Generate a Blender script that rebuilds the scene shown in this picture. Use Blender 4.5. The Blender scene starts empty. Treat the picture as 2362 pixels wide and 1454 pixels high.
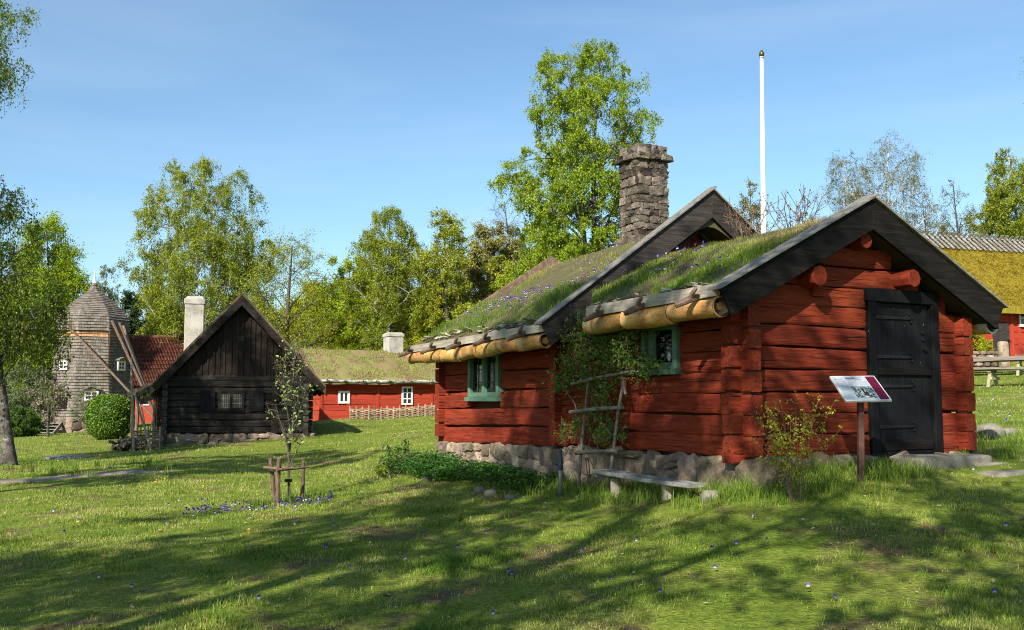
import bpy, math, random
import numpy as np
from mathutils import Vector, Matrix, noise

random.seed(7)
RNG = np.random.default_rng(7)
SC = bpy.context.scene
COL = SC.collection
R = math.radians

# ------------------------------------------------------------------ camera
F, CX, CY = 2230.0, 1181.0, 727.0
TH = math.atan2(193.0, F)
CAMZ = 1.6
cam_d = bpy.data.cameras.new('camera')
cam = bpy.data.objects.new('camera', cam_d)
COL.objects.link(cam)
cam.location = (0, 0, CAMZ)
cam.rotation_euler = (math.pi / 2 + TH, 0, 0)
cam_d.sensor_width = 36.0
cam_d.lens = 36.0 * F / 2362.0
cam_d.clip_end = 3000
SC.camera = cam


def P(px, py, Y):
    """a point of the place: direction px, py at Y metres ahead"""
    a = (px - CX) / F
    b = -(py - CY) / F
    dy = math.cos(TH) - b * math.sin(TH)
    dz = math.sin(TH) + b * math.cos(TH)
    k = Y / dy
    return Vector((a * k, Y, dz * k + CAMZ))


# ------------------------------------------------------------------ terrain
CTRL = []
for px, py, Y in [(0, 1454, 7.0), (600, 1454, 6.8), (1181, 1454, 6.6), (1800, 1454, 6.2), (2362, 1454, 5.9),
                  (0, 1240, 11.3), (600, 1240, 10.8), (640, 1167, 14.5), (1100, 1250, 10.0), (1290, 1147, 13.0),
                  (1520, 1160, 11.1), (1745, 1112, 10.7), (1985, 1105, 10.6), (1840, 1155, 9.9), (2362, 1150, 10.3),
                  (2362, 1300, 7.9), (2130, 1082, 11.6), (2250, 1045, 12.6), (2362, 1000, 15.5), (2362, 930, 24),
                  (2290, 893, 30), (2330, 838, 40), (0, 1112, 19.5), (345, 1082, 21.5), (25, 1075, 24), (330, 1035, 30),
                  (372, 1035, 31), (715, 1006, 33), (250, 1010, 36), (150, 996, 52), (740, 983, 36), (730, 970, 46),
                  (900, 966, 45), (960, 978, 36), (965, 1018, 25), (940, 1085, 18.2), (700, 1050, 26), (850, 1110, 16),
                  (300, 1150, 16)]:
    v = P(px, py, Y)
    CTRL.append((v.x, v.y, v.z))
Zr = lambda z: z + CAMZ
CTRL += [(3, 22, Zr(-.55)), (6, 22, Zr(-.1)), (10, 32, Zr(.8)), (-35, 85, Zr(-1)), (0, 75, Zr(.6)), (22, 60, Zr(2)),
         (45, 60, Zr(3)), (60, 160, Zr(5)), (-70, 160, Zr(0)), (0, 160, Zr(4)), (0, 420, Zr(7)), (-400, 400, Zr(4)),
         (400, 400, Zr(9)), (-400, 0, Zr(-3)), (400, 0, Zr(0)), (0, -400, Zr(-2)), (-30, 40, Zr(-1.8)),
         (0, 0, Zr(-1.6)), (-7, -6, Zr(-1.75)), (6, 0, Zr(-1.35)), (-12, 5, Zr(-1.8)), (11, 5, Zr(-1.1)), (0, -22, Zr(-1.6)),
         (13, 12, Zr(-.6)), (16, 22, Zr(.1))]
CT = np.array(CTRL)


def warp(x, y):
    return np.stack([np.arcsinh(np.asarray(x) / 6.0) * 6, np.arcsinh(np.asarray(y) / 6.0) * 6], -1)


_W = warp(CT[:, 0], CT[:, 1])
_phi = lambda d: np.sqrt(d * d + .8)
_D = np.linalg.norm(_W[:, None] - _W[None], axis=-1)
_n = len(CT)
_A = np.zeros((_n + 3, _n + 3))
_A[:_n, :_n] = _phi(_D) + np.eye(_n) * -.15
_A[:_n, _n] = 1; _A[_n, :_n] = 1
_A[:_n, _n + 1:] = _W / 50; _A[_n + 1:, :_n] = _W.T / 50
_S = np.linalg.solve(_A, np.concatenate([CT[:, 2], [0, 0, 0]]))


def tz(x, y):
    x = np.asarray(x, float); y = np.asarray(y, float)
    shp = x.shape
    w = warp(x.ravel(), y.ravel())
    out = np.empty(len(w))
    for i in range(0, len(w), 20000):
        ww = w[i:i + 20000]
        d = np.linalg.norm(ww[:, None] - _W[None], axis=-1)
        out[i:i + 20000] = _phi(d) @ _S[:_n] + _S[_n] + (ww / 50) @ _S[_n + 1:]
    xx = x.ravel(); yy = y.ravel()
    out += .022 * np.sin(xx * 1.3 + 1.7 * np.sin(yy * .7)) * np.cos(yy * 1.1 + np.sin(xx * .6)) + .012 * np.sin(xx * 3.1 + yy * 2.2) * np.cos(yy * 2.7)
    return out.reshape(shp) if shp else float(out[0])


def on_ground(px, Y, dz=0.0):
    """the ground point in direction px, Y metres ahead"""
    z = CAMZ - 1.2
    for _ in range(4):
        k = Y * math.cos(TH) + (z - CAMZ) * math.sin(TH)
        x = (px - CX) / F * k
        z = tz(x, Y)
    return Vector((x, Y, z + dz))


# ------------------------------------------------------------------ geometry buffer
class Geo:
    def __init__(self):
        self.V = []; self.Q = []; self.T = []; self.qv = []; self.tv = []; self.n = 0

    def add(self, V, Q=None, T=None, var=None):
        V = np.asarray(V, float).reshape(-1, 3)
        if Q is not None and len(Q):
            Q = np.asarray(Q, int).reshape(-1, 4)
            self.Q.append(Q + self.n)
            self.qv.append(np.full(len(Q), random.random() if var is None else var) if np.isscalar(var) or var is None else np.asarray(var))
        if T is not None and len(T):
            T = np.asarray(T, int).reshape(-1, 3)
            self.T.append(T + self.n)
            self.tv.append(np.full(len(T), random.random() if var is None else var) if np.isscalar(var) or var is None else np.asarray(var))
        self.V.append(V); self.n += len(V)
        return self

    def box(self, a, b, var=None):
        x0, y0, z0 = a; x1, y1, z1 = b
        V = [(x0, y0, z0), (x1, y0, z0), (x1, y1, z0), (x0, y1, z0), (x0, y0, z1), (x1, y0, z1), (x1, y1, z1), (x0, y1, z1)]
        return self.add(V, [(0, 3, 2, 1), (4, 5, 6, 7), (0, 1, 5, 4), (1, 2, 6, 5), (2, 3, 7, 6), (3, 0, 4, 7)], var=var)

    def beam(self, a, b, w, h, up=(0, 0, 1), var=None, w2=None, h2=None):
        a = Vector(a); b = Vector(b); d = (b - a).normalized()
        s = d.cross(Vector(up)).normalized(); u = s.cross(d).normalized()
        w2 = w if w2 is None else w2; h2 = h if h2 is None else h2
        V = []
        for p, ww, hh in ((a, w, h), (b, w2, h2)):
            for i, j in ((-1, -1), (1, -1), (1, 1), (-1, 1)):
                V.append(p + s * (ww / 2 * i) + u * (hh / 2 * j))
        return self.add([tuple(v) for v in V], [(0, 3, 2, 1), (4, 5, 6, 7), (0, 1, 5, 4), (1, 2, 6, 5), (2, 3, 7, 6), (3, 0, 4, 7)], var=var)

    def prism(self, poly, d, var=None):
        """poly: 4 corner points; d: extrusion vector"""
        n = len(poly)
        V = [tuple(p) for p in poly] + [tuple(Vector(p) + Vector(d)) for p in poly]
        Q = [(i, (i + 1) % n, (i + 1) % n + n, i + n) for i in range(n)]
        v = random.random() if var is None else var
        if n == 4:
            Q += [(3, 2, 1, 0), (4, 5, 6, 7)]; T = None
        else:
            T = [(0, i + 1, i) for i in range(1, n - 1)] + [(n, n + i, n + i + 1) for i in range(1, n - 1)]
        return self.add(V, Q, T, var=v)

    def tube(self, pts, rad, k=8, var=None, cap=True):
        pts = [Vector(p) for p in pts]; n = len(pts)
        if np.isscalar(rad): rad = [rad] * n
        V = []
        ref = Vector((0, 0, 1))
        for i, p in enumerate(pts):
            t = (pts[min(i + 1, n - 1)] - pts[max(i - 1, 0)]).normalized()
            if abs(t.dot(ref)) > .93: ref = Vector((1, 0, 0)) if abs(t.x) < .8 else Vector((0, 1, 0))
            s = t.cross(ref).normalized(); u = s.cross(t)
            for j in range(k):
                a = 2 * math.pi * j / k
                V.append(p + (s * math.cos(a) + u * math.sin(a)) * rad[i])
        Q = [(i * k + j, i * k + (j + 1) % k, (i + 1) * k + (j + 1) % k, (i + 1) * k + j) for i in range(n - 1) for j in range(k)]
        T = []
        if cap:
            V += [pts[0], pts[-1]]; c0 = n * k
            T = [(c0, (j + 1) % k, j) for j in range(k)] + [(c0 + 1, (n - 1) * k + j, (n - 1) * k + (j + 1) % k) for j in range(k)]
        return self.add([tuple(v) for v in V], Q, T, var=random.random() if var is None else var)

    def lathe(self, prof, c=(0, 0, 0), k=24, var=None, a0=0.0):
        V = [(c[0] + r * math.cos(a0 + 2 * math.pi * j / k), c[1] + r * math.sin(a0 + 2 * math.pi * j / k), c[2] + z) for r, z in prof for j in range(k)]
        Q = [(i * k + j, i * k + (j + 1) % k, (i + 1) * k + (j + 1) % k, (i + 1) * k + j) for i in range(len(prof) - 1) for j in range(k)]
        return self.add(V, Q, var=var)

    def stone(self, c, ax, e=.55, amp=.14, nu=11, nv=7, seed=None, var=None, freq=1.7):
        """rounded irregular stone; ax = three half-axis vectors"""
        c = Vector(c); A = [Vector(a) for a in ax]
        sd = Vector((random.uniform(-50, 50), random.uniform(-50, 50), random.uniform(-50, 50)))
        sp = lambda v: math.copysign(abs(v) ** e, v)
        V = []
        for i in range(nv + 1):
            ph = -math.pi / 2 + math.pi * i / nv
            for j in range(nu):
                th = 2 * math.pi * j / nu
                q = Vector((sp(math.cos(ph)) * sp(math.cos(th)), sp(math.cos(ph)) * sp(math.sin(th)), sp(math.sin(ph))))
                q = q * (1 + amp * noise.noise(q * freq + sd) + amp * .5 * noise.noise(q * freq * 2.6 + sd))
                V.append(c + A[0] * q.x + A[1] * q.y + A[2] * q.z)
        Q = [(i * nu + j, i * nu + (j + 1) % nu, (i + 1) * nu + (j + 1) % nu, (i + 1) * nu + j) for i in range(nv) for j in range(nu)]
        return self.add([tuple(v) for v in V], Q, var=random.random() if var is None else var)

    def log(self, a, b, d, h, up=(0, 0, 1), amp=.010, seg=.13, var=None, ch=.017):
        """hewn log from a to b: flat-faced section d wide, h high with worn edges, slightly wavy"""
        a = Vector(a); b = Vector(b); L = (b - a).length
        t = (b - a).normalized(); s = t.cross(Vector(up)).normalized(); u = s.cross(t).normalized()
        n = max(2, int(L / seg) + 1)
        sd = Vector((random.uniform(-90, 90), random.uniform(-90, 90), random.uniform(-90, 90)))
        D, H = d / 2, h / 2
        prof = []
        for sg in (1, -1):
            for f in (-1, -.6, -.2, .2, .6, 1):
                prof.append((sg * D, sg * f * (H - ch), 0))
            prof.append((sg * (D - ch * .8), sg * H, 1)); prof.append((-sg * (D - ch * .8), sg * H, 1))
        k = len(prof)
        tilt = random.uniform(-.012, .012)
        V = []
        for i in range(n + 1):
            f = i / n; x = f * L
            wz = .030 * noise.noise(Vector((x * .55, 0, 0)) + sd) + .008 * noise.noise(Vector((x * 1.9, 3, 0)) + sd); ws = .014 * noise.noise(Vector((x * .8, 9, 0)) + sd)
            sc = 1 + .05 * noise.noise(Vector((x * .9, 5, 3)) + sd)
            endk = .95 if i in (0, n) else 1.0
            for py, pz, e in prof:
                q = amp * noise.noise(Vector((x * 2.6, py * 5, pz * 7)) + sd) + amp * .8 * noise.noise(Vector((x * 8, py * 9, pz * 16)) + sd)
                q2 = .007 * noise.noise(Vector((x * 5, py * 9, pz * 3)) + sd)
                V.append(a + t * x + s * (py * endk + ws + q + tilt * pz * 4 * (1 if py > 0 else -1)) + u * (pz * endk * sc + wz + q2))
        Q = [(i * k + j, i * k + (j + 1) % k, (i + 1) * k + (j + 1) % k, (i + 1) * k + j) for i in range(n) for j in range(k)]
        c0 = len(V); V += [a, b]
        T = [(c0, (j + 1) % k, j) for j in range(k)] + [(c0 + 1, n * k + j, n * k + (j + 1) % k) for j in range(k)]
        return self.add([tuple(v) for v in V], Q, T, var=random.random() if var is None else var)

    def tubes(self, PL, RD, k=4, var=None):
        """many polylines at once: PL (M,n,3), RD (M,n)"""
        PL = np.asarray(PL, float); RD = np.asarray(RD, float)
        M, n, _ = PL.shape
        if M == 0: return self
        t = np.empty_like(PL); t[:, 1:-1] = PL[:, 2:] - PL[:, :-2]; t[:, 0] = PL[:, 1] - PL[:, 0]; t[:, -1] = PL[:, -1] - PL[:, -2]
        t /= np.linalg.norm(t, axis=-1, keepdims=True) + 1e-9
        ref = np.where(np.abs(t[:, :1, 2:3]) > .8, np.array([1., .2, 0]), np.array([0, .1, 1.]))
        s = np.cross(t, np.broadcast_to(ref, t.shape)); s /= np.linalg.norm(s, axis=-1, keepdims=True) + 1e-9
        u = np.cross(s, t)
        an = 2 * np.pi * np.arange(k) / k
        V = PL[:, :, None] + (s[:, :, None] * np.cos(an)[:, None] + u[:, :, None] * np.sin(an)[:, None]) * RD[:, :, None, None]
        i = np.arange(n - 1)[:, None]; j = np.arange(k)[None]
        q = np.stack([i * k + j, i * k + (j + 1) % k, (i + 1) * k + (j + 1) % k, (i + 1) * k + j], -1).reshape(-1, 4)
        Q = (np.arange(M) * n * k)[:, None, None] + q[None]
        return self.add(V.reshape(-1, 3), Q.reshape(-1, 4), var=np.repeat(RNG.random(M), len(q)) if var is None else var)

    def leaves(self, C, size, flat=.3, var=None, asp=.55, dirs=None):
        """one diamond leaf per centre"""
        C = np.asarray(C, float); N = len(C)
        if N == 0: return self
        nr = RNG.normal(size=(N, 3)); nr[:, 2] += flat * 2
        nr /= np.linalg.norm(nr, axis=1, keepdims=True)
        d = RNG.normal(size=(N, 3)) if dirs is None else dirs + RNG.normal(size=(N, 3)) * .35
        d -= nr * (d * nr).sum(1, keepdims=True); d /= np.linalg.norm(d, axis=1, keepdims=True) + 1e-9
        s = np.cross(nr, d)
        sz = (np.asarray(size) * RNG.uniform(.65, 1.3, N))[:, None]
        w = sz * asp * .5
        V = np.stack([C - d * sz * .5, C + s * w - d * sz * .05 + nr * sz * .08, C + d * sz * .5, C - s * w - d * sz * .05 + nr * sz * .08], 1)
        Q = np.arange(N * 4).reshape(N, 4)
        return self.add(V.reshape(-1, 3), Q, var=RNG.random(N) if var is None else var)

    def blades(self, Pt, H, Wd, lean=.5, var=None, push=None):
        """grass blades: five vertices each"""
        Pt = np.asarray(Pt, float); N = len(Pt)
        if N == 0: return self
        H = np.broadcast_to(H, N)[:, None]; Wd = np.broadcast_to(Wd, N)[:, None]
        az = RNG.uniform(0, 2 * np.pi, N); fz = RNG.uniform(0, 2 * np.pi, N)
        d = np.stack([np.cos(az), np.sin(az), 0 * az], 1) * (RNG.uniform(.15, 1.0, N) * lean)[:, None]
        if push is not None: d = d + push
        s = np.stack([np.cos(fz), np.sin(fz), 0 * az], 1)
        up = np.array([0, 0, 1.])
        m = Pt + H * (.55 * up + d * .3); tp = Pt + H * (.9 * up + d)
        V = np.stack([Pt - s * Wd * .5, Pt + s * Wd * .5, m + s * Wd * .42, m - s * Wd * .42, tp], 1)
        b = np.arange(N)[:, None] * 5
        v = RNG.random(N) if var is None else np.broadcast_to(var, N)
        return self.add(V.reshape(-1, 3), b + np.array([[0, 1, 2, 3]]), b + np.array([[3, 2, 4]]), var=v)

    def build(self, name, mat, parent=None, smooth=False, bevel=0, kind=None):
        V = np.concatenate(self.V) if self.V else np.zeros((0, 3))
        Q = np.concatenate(self.Q) if self.Q else np.zeros((0, 4), int)
        T = np.concatenate(self.T) if self.T else np.zeros((0, 3), int)
        me = bpy.data.meshes.new(name)
        me.vertices.add(len(V)); me.vertices.foreach_set('co', V.astype(np.float32).ravel())
        me.loops.add(len(Q) * 4 + len(T) * 3)
        me.loops.foreach_set('vertex_index', np.concatenate([Q.ravel(), T.ravel()]).astype(np.int32))
        me.polygons.add(len(Q) + len(T))
        st = np.concatenate([np.arange(len(Q)) * 4, len(Q) * 4 + np.arange(len(T)) * 3]).astype(np.int32)
        me.polygons.foreach_set('loop_start', st)
        me.update(calc_edges=True)
        me.polygons.foreach_set('use_smooth', np.full(len(Q) + len(T), smooth))
        at = me.attributes.new('var', 'FLOAT', 'FACE')
        vv = np.concatenate((self.qv if self.Q else []) + (self.tv if self.T else [])) if (self.Q or self.T) else np.zeros(0)
        at.data.foreach_set('value', vv.astype(np.float32))
        if smooth and len(V) < 200000: me.set_sharp_from_angle(angle=R(38))
        me.materials.append(mat)
        o = bpy.data.objects.new(name, me); COL.objects.link(o)
        if parent is not None: o.parent = parent
        if bevel:
            m = o.modifiers.new('bevel', 'BEVEL'); m.width = bevel; m.segments = 2; m.limit_method = 'ANGLE'
        if kind: o['kind'] = kind
        return o


def tag(o, label, cat, group=None):
    o['label'] = label; o['category'] = cat
    if group: o['group'] = group
    return o


def thing(name, label, cat, loc=(0, 0, 0), rz=0.0, group=None):
    o = bpy.data.objects.new(name, None); COL.objects.link(o)
    o.location = loc; o.rotation_euler = (0, 0, rz); o.empty_display_size = .2
    return tag(o, label, cat, group)


# ------------------------------------------------------------------ materials
def lin(c):
    return tuple(c) + (1,)


def mat(name, cols, scale=(1, 1, 1), ns=4.0, detail=5, rough=.85, bump=.3, bdist=.02, fine=7.0, var=.3, trans=0.0, tcol=None,
        spec=.25, varramp=False, mixfine=.35, dark=None, metallic=0.0, pos=(.3, .7), hue=0.0, distort=0.0, spots=None):
    """noise-coloured surface; the face attribute 'var' shifts each piece's tone"""
    m = bpy.data.materials.new(name); m.use_nodes = True
    nt = m.node_tree; nt.nodes.clear(); N = nt.nodes.new; L = nt.links.new
    out = N('ShaderNodeOutputMaterial')
    at = N('ShaderNodeAttribute'); at.attribute_name = 'var'
    tc = N('ShaderNodeTexCoord'); mp = N('ShaderNodeMapping'); mp.inputs['Scale'].default_value = scale
    L(tc.outputs['Object'], mp.inputs['Vector'])
    n1 = N('ShaderNodeTexNoise'); n1.inputs['Scale'].default_value = ns; n1.inputs['Detail'].default_value = detail
    n1.inputs['Distortion'].default_value = distort
    n2 = N('ShaderNodeTexNoise'); n2.inputs['Scale'].default_value = ns * fine; n2.inputs['Detail'].default_value = 4
    # every piece samples its own stretch of grain
    ad = N('ShaderNodeVectorMath'); ad.operation = 'ADD'
    ml = N('ShaderNodeVectorMath'); ml.operation = 'SCALE'; ml.inputs[0].default_value = (37, 17, 53); L(at.outputs['Fac'], ml.inputs['Scale'])
    L(mp.outputs[0], ad.inputs[0]); L(ml.outputs[0], ad.inputs[1])
    L(ad.outputs[0], n1.inputs['Vector']); L(ad.outputs[0], n2.inputs['Vector'])
    mx = N('ShaderNodeMix'); mx.data_type = 'FLOAT'; mx.inputs[0].default_value = mixfine
    L(n1.outputs[0], mx.inputs[2]); L(n2.outputs[0], mx.inputs[3])
    rp = N('ShaderNodeValToRGB'); el = rp.color_ramp.elements
    k = len(cols)
    while len(el) < k: el.new(.5)
    for i, c in enumerate(cols):
        el[i].position = (pos[0] + (pos[1] - pos[0]) * i / max(1, k - 1)) if not varramp else i / max(1, k - 1)
        el[i].color = lin(c)
    if varramp: L(at.outputs['Fac'], rp.inputs[0])
    else: L(mx.outputs[0], rp.inputs[0])
    col = rp.outputs[0]
    hs = N('ShaderNodeHueSaturation')
    mr = N('ShaderNodeMapRange'); mr.inputs[3].default_value = 1 - var; mr.inputs[4].default_value = 1 + var
    if varramp: L(mx.outputs[0], mr.inputs[0]); mr.inputs[1].default_value = .3; mr.inputs[2].default_value = .7
    else: L(at.outputs['Fac'], mr.inputs[0])
    L(mr.outputs[0], hs.inputs['Value']); L(col, hs.inputs['Color'])
    if hue:
        m2 = N('ShaderNodeMapRange'); m2.inputs[3].default_value = .5 - hue; m2.inputs[4].default_value = .5 + hue
        fr = N('ShaderNodeMath'); fr.operation = 'FRACT'; f2 = N('ShaderNodeMath'); f2.operation = 'MULTIPLY'; f2.inputs[1].default_value = 13.7
        L(at.outputs['Fac'], f2.inputs[0]); L(f2.outputs[0], fr.inputs[0]); L(fr.outputs[0], m2.inputs[0]); L(m2.outputs[0], hs.inputs['Hue'])
    col = hs.outputs[0]
    if spots:   # (colour, scale, threshold lo, hi, stretch)
        for scol, ssc, lo, hi, sst in spots:
            mp2 = N('ShaderNodeMapping'); mp2.inputs['Scale'].default_value = sst; L(tc.outputs['Object'], mp2.inputs['Vector'])
            n3 = N('ShaderNodeTexNoise'); n3.inputs['Scale'].default_value = ssc; n3.inputs['Detail'].default_value = 4; n3.inputs['Roughness'].default_value = .6
            L(mp2.outputs[0], n3.inputs['Vector'])
            r3 = N('ShaderNodeMapRange'); r3.inputs[1].default_value = lo; r3.inputs[2].default_value = hi; L(n3.outputs[0], r3.inputs[0])
            m3 = N('ShaderNodeMix'); m3.data_type = 'RGBA'; L(r3.outputs[0], m3.inputs[0]); L(col, m3.inputs[6]); m3.inputs[7].default_value = lin(scol)
            col = m3.outputs[2]
    bs = N('ShaderNodeBsdfPrincipled'); L(col, bs.inputs['Base Color'])
    bs.inputs['Roughness'].default_value = rough; bs.inputs['Specular IOR Level'].default_value = spec; bs.inputs['Metallic'].default_value = metallic
    if bump:
        bp = N('ShaderNodeBump'); bp.inputs['Strength'].default_value = bump; bp.inputs['Distance'].default_value = bdist
        L(mx.outputs[0], bp.inputs['Height']); L(bp.outputs[0], bs.inputs['Normal'])
    sh = bs.outputs[0]
    if trans:
        tr = N('ShaderNodeBsdfTranslucent')
        if tcol:
            mc = N('ShaderNodeMix'); mc.data_type = 'RGBA'; mc.inputs[0].default_value = .6; L(col, mc.inputs[6]); mc.inputs[7].default_value = lin(tcol); L(mc.outputs[2], tr.inputs[0])
        else: L(col, tr.inputs[0])
        ms = N('ShaderNodeMixShader'); ms.inputs[0].default_value = trans; L(sh, ms.inputs[1]); L(tr.outputs[0], ms.inputs[2]); sh = ms.outputs[0]
    L(sh, out.inputs[0])
    return m


def wood(name, cols, axis, ns=3.0, **k):
    sc = [7.0, 7.0, 7.0]; sc[axis] = .55
    kw = dict(scale=tuple(sc), ns=ns, detail=7, bump=.55, bdist=.012, fine=3.0, var=.18, distort=.6); kw.update(k)
    return mat(name, cols, **kw)


RED = [(.08, .012, .0065), (.175, .0275, .0125), (.235, .042, .019)]
M = {}
M['log_side'] = wood('red_log_side', RED, 1, spec=.08, bump=.75, bdist=.03, var=.14, spots=[((.13, .024, .014), 2.0, .48, .70, (1.5, .5, 2.5)), ((.20, .055, .032), 5.0, .60, .72, (4, .5, 5)), ((.018, .004, .003), 3.0, .635, .65, (9, .30, 15)), ((.018, .004, .003), 2.0, .665, .675, (9, .22, 22))], hue=.004)  # last two spots: drying cracks, the shade inside them painted dark
M['log_gable'] = wood('red_log_gable', RED, 0, spec=.08, bump=.75, bdist=.03, var=.14, spots=[((.13, .024, .014), 2.0, .48, .70, (.5, 1.5, 2.5)), ((.20, .055, .032), 5.0, .60, .72, (.5, 4, 5)), ((.018, .004, .003), 3.0, .635, .65, (.30, 9, 15)), ((.018, .004, .003), 2.0, .665, .675, (.22, 9, 22))], hue=.004)  # same cracks along the gable logs, their inner shade in the colour
M['log_end'] = mat('red_log_end', RED, ns=9, spec=.08, bump=.5, var=.13, spots=[((.05, .008, .006), 14, .64, .68, (1, 1, 1))])
M['red_core'] = mat('red_core', [(.05, .012, .008), (.08, .018, .01)], var=0)
M['black_wood'] = wood('black_wood_gable', [(.004, .004, .004), (.0085, .0075, .0068), (.02, .0175, .0155)], 0, rough=.8, spec=.10, spots=[((.05, .046, .042), 7, .70, .76, (1, 1, 1)), ((.3, .3, .28), 30, .76, .78, (1, 1, 1))])
M['black_wood_up'] = wood('black_wood_up', [(.0045, .0045, .0055), (.007, .007, .0085), (.012, .012, .0135)], 2, rough=.7, spec=.12, spots=[((.16, .16, .15), 22, .70, .73, (1, 1, .5))])
M['grey_wood_x'] = wood('grey_wood_across', [(.075, .068, .062), (.15, .14, .13), (.24, .225, .21)], 0, rough=.75)
M['grey_wood_y'] = wood('grey_wood_along', [(.16, .14, .11), (.29, .26, .21), (.40, .36, .30)], 1, rough=.8)
M['dark_grey_wood'] = wood('dark_grey_wood', [(.012, .010, .009), (.029, .024, .022), (.06, .052, .046)], 0, rough=.75, distort=1.0)
M['pale_grey_wood'] = wood('pale_grey_wood', [(.075, .07, .063), (.175, .165, .15), (.28, .27, .25)], 0, rough=.75)
M['roof_deck'] = mat('roof_deck', [(.03, .025, .02), (.06, .05, .04)])
M['bark_roll'] = mat('birch_bark_roll', [(.16, .07, .02), (.40, .215, .065), (.56, .37, .17)], scale=(3, 1.2, 3), ns=2.6, detail=8, rough=.6, bump=.6, bdist=.02, var=.42, spec=.25, hue=.012, spots=[((.56, .40, .22), 3, .55, .75, (1, 1.5, 1)), ((.10, .045, .018), 8, .64, .68, (1.2, 9, 1.2)), ((.16, .07, .022), 2.2, .62, .75, (.6, 5, .6))])
M['branch'] = mat('branch_wood', [(.05, .032, .024), (.13, .085, .06), (.22, .16, .12)], scale=(3, 3, 3), ns=4, bump=.6)
M['branch_pale'] = mat('branch_pale', [(.16, .13, .10), (.30, .26, .20), (.42, .37, .30)], scale=(4, 4, 4), ns=4, bump=.4)
M['green_paint'] = mat('green_paint', [(.055, .12, .085), (.085, .17, .12), (.11, .20, .15)], ns=6, rough=.6, bump=.1, var=.1)
M['white_paint'] = mat('white_paint', [(.62, .61, .58), (.74, .73, .70)], ns=5, rough=.6, bump=.1, var=.06)
M['iron'] = mat('black_iron', [(.006, .006, .007), (.013, .013, .014)], ns=30, rough=.55, spec=.25, bump=.2)
M['stone'] = mat('field_stone', [(.055, .044, .034), (.18, .138, .104), (.33, .268, .205)], ns=4, detail=9, fine=6, rough=.95, spec=.1, bump=.9, bdist=.03, var=.5, hue=.02, pos=(.25, .75), spots=[((.30, .27, .16), 3.0, .62, .72, (1, 1, 1))])
M['chimney_stone'] = mat('chimney_stone', [(.042, .035, .029), (.105, .086, .07), (.21, .172, .14)], ns=6, detail=9, rough=.95, spec=.1, bump=1.0, bdist=.04, var=.62, hue=.018, spots=[((.24, .22, .17), 6, .62, .70, (1, 1, 1)), ((.025, .022, .02), 3, .58, .70, (1, 1, 1))])
M['mortar'] = mat('mortar', [(.15, .13, .105), (.29, .25, .20)], ns=14, bump=.8, var=.1)
M['turf_soil'] = mat('turf_soil', [(.035, .024, .014), (.085, .06, .032), (.075, .075, .028), (.15, .11, .06)], ns=2.2, detail=9, fine=9, bump=1.0, bdist=.05, var=.05)
M['grass_roof'] = mat('roof_grass', [(.07, .14, .014), (.13, .22, .022), (.21, .27, .035), (.30, .27, .075), (.32, .25, .12)], varramp=True, var=.25, ns=1.5, trans=.35, bump=0, rough=.5)
M['grass'] = mat('lawn_grass', [(.055, .125, .012), (.125, .205, .022), (.23, .295, .044), (.34, .355, .09), (.46, .40, .20)], varramp=True, var=.35, ns=.8, trans=.35, bump=0, rough=.5)
M['pansy'] = mat('pansy_petals', [(.025, .012, .11), (.04, .022, .18), (.075, .05, .26), (.20, .17, .40), (.55, .53, .64)], varramp=True, var=.1, trans=.2, bump=0)
M['dandelion'] = mat('dandelion_petals', [(.75, .45, .01), (.8, .55, .02)], varramp=True, var=.05, bump=0)
M['litter'] = mat('dry_litter', [(.16, .11, .065), (.30, .22, .14), (.42, .34, .24)], varramp=True, var=.2, ns=3, bump=0)
M['herb'] = mat('herb_leaf', [(.018, .06, .008), (.03, .095, .012), (.06, .14, .02)], varramp=True, var=.25, trans=.25, bump=0, rough=.45)
M['rose_leaf'] = mat('rose_leaf', [(.04, .11, .013), (.08, .18, .02), (.16, .27, .035)], varramp=True, var=.2, trans=.3, bump=0, rough=.4)
M['bark'] = mat('tree_bark', [(.03, .025, .02), (.065, .055, .043), (.12, .10, .08)], scale=(6, 6, 1.5), ns=3, bump=.8, bdist=.04, var=.2)
M['birch_bark'] = mat('birch_bark', [(.06, .052, .045), (.28, .26, .23), (.52, .50, .46)], scale=(1.5, 1.5, 3), ns=3.0, bump=.4, var=.15, pos=(.36, .6))


def leafm(name, *cols, tr=.38):
    return mat(name, list(cols), varramp=True, var=.28, ns=.45, trans=tr, bump=0, rough=.45, spec=.3)


M['lf_birch'] = leafm('birch_leaf', (.125, .20, .011), (.215, .30, .016), (.31, .38, .024))
M['lf_spring'] = leafm('spring_leaf', (.18, .215, .008), (.30, .32, .011), (.40, .40, .018))
M['lf_olive'] = leafm('olive_leaf', (.17, .20, .014), (.27, .30, .02), (.36, .37, .03))
M['lf_weep'] = leafm('weeping_leaf', (.14, .185, .012), (.225, .27, .018), (.31, .34, .03))
M['lf_beech'] = leafm('beech_leaf', (.15, .23, .008), (.25, .34, .011), (.34, .41, .017))
M['lf_pine'] = mat('pine_needles', [(.018, .04, .012), (.035, .065, .02), (.06, .085, .03)], varramp=True, var=.3, ns=.6, bump=0)
M['lf_brownpine'] = mat('brown_pine_needles', [(.12, .125, .03), (.20, .19, .05), (.27, .24, .075)], varramp=True, var=.3, ns=.6, bump=0)
M['lf_bud'] = leafm('budding_leaf', (.13, .13, .03), (.20, .19, .045), (.26, .23, .06))
M['lf_dark'] = leafm('dark_green_leaf', (.03, .075, .008), (.06, .12, .012), (.10, .17, .02), tr=.3)
M['lf_grey'] = leafm('grey_green_leaf', (.10, .13, .06), (.16, .20, .09), (.22, .26, .13))
M['lf_box'] = leafm('box_leaf', (.045, .10, .008), (.10, .18, .012), (.17, .26, .02), tr=.25)
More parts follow.
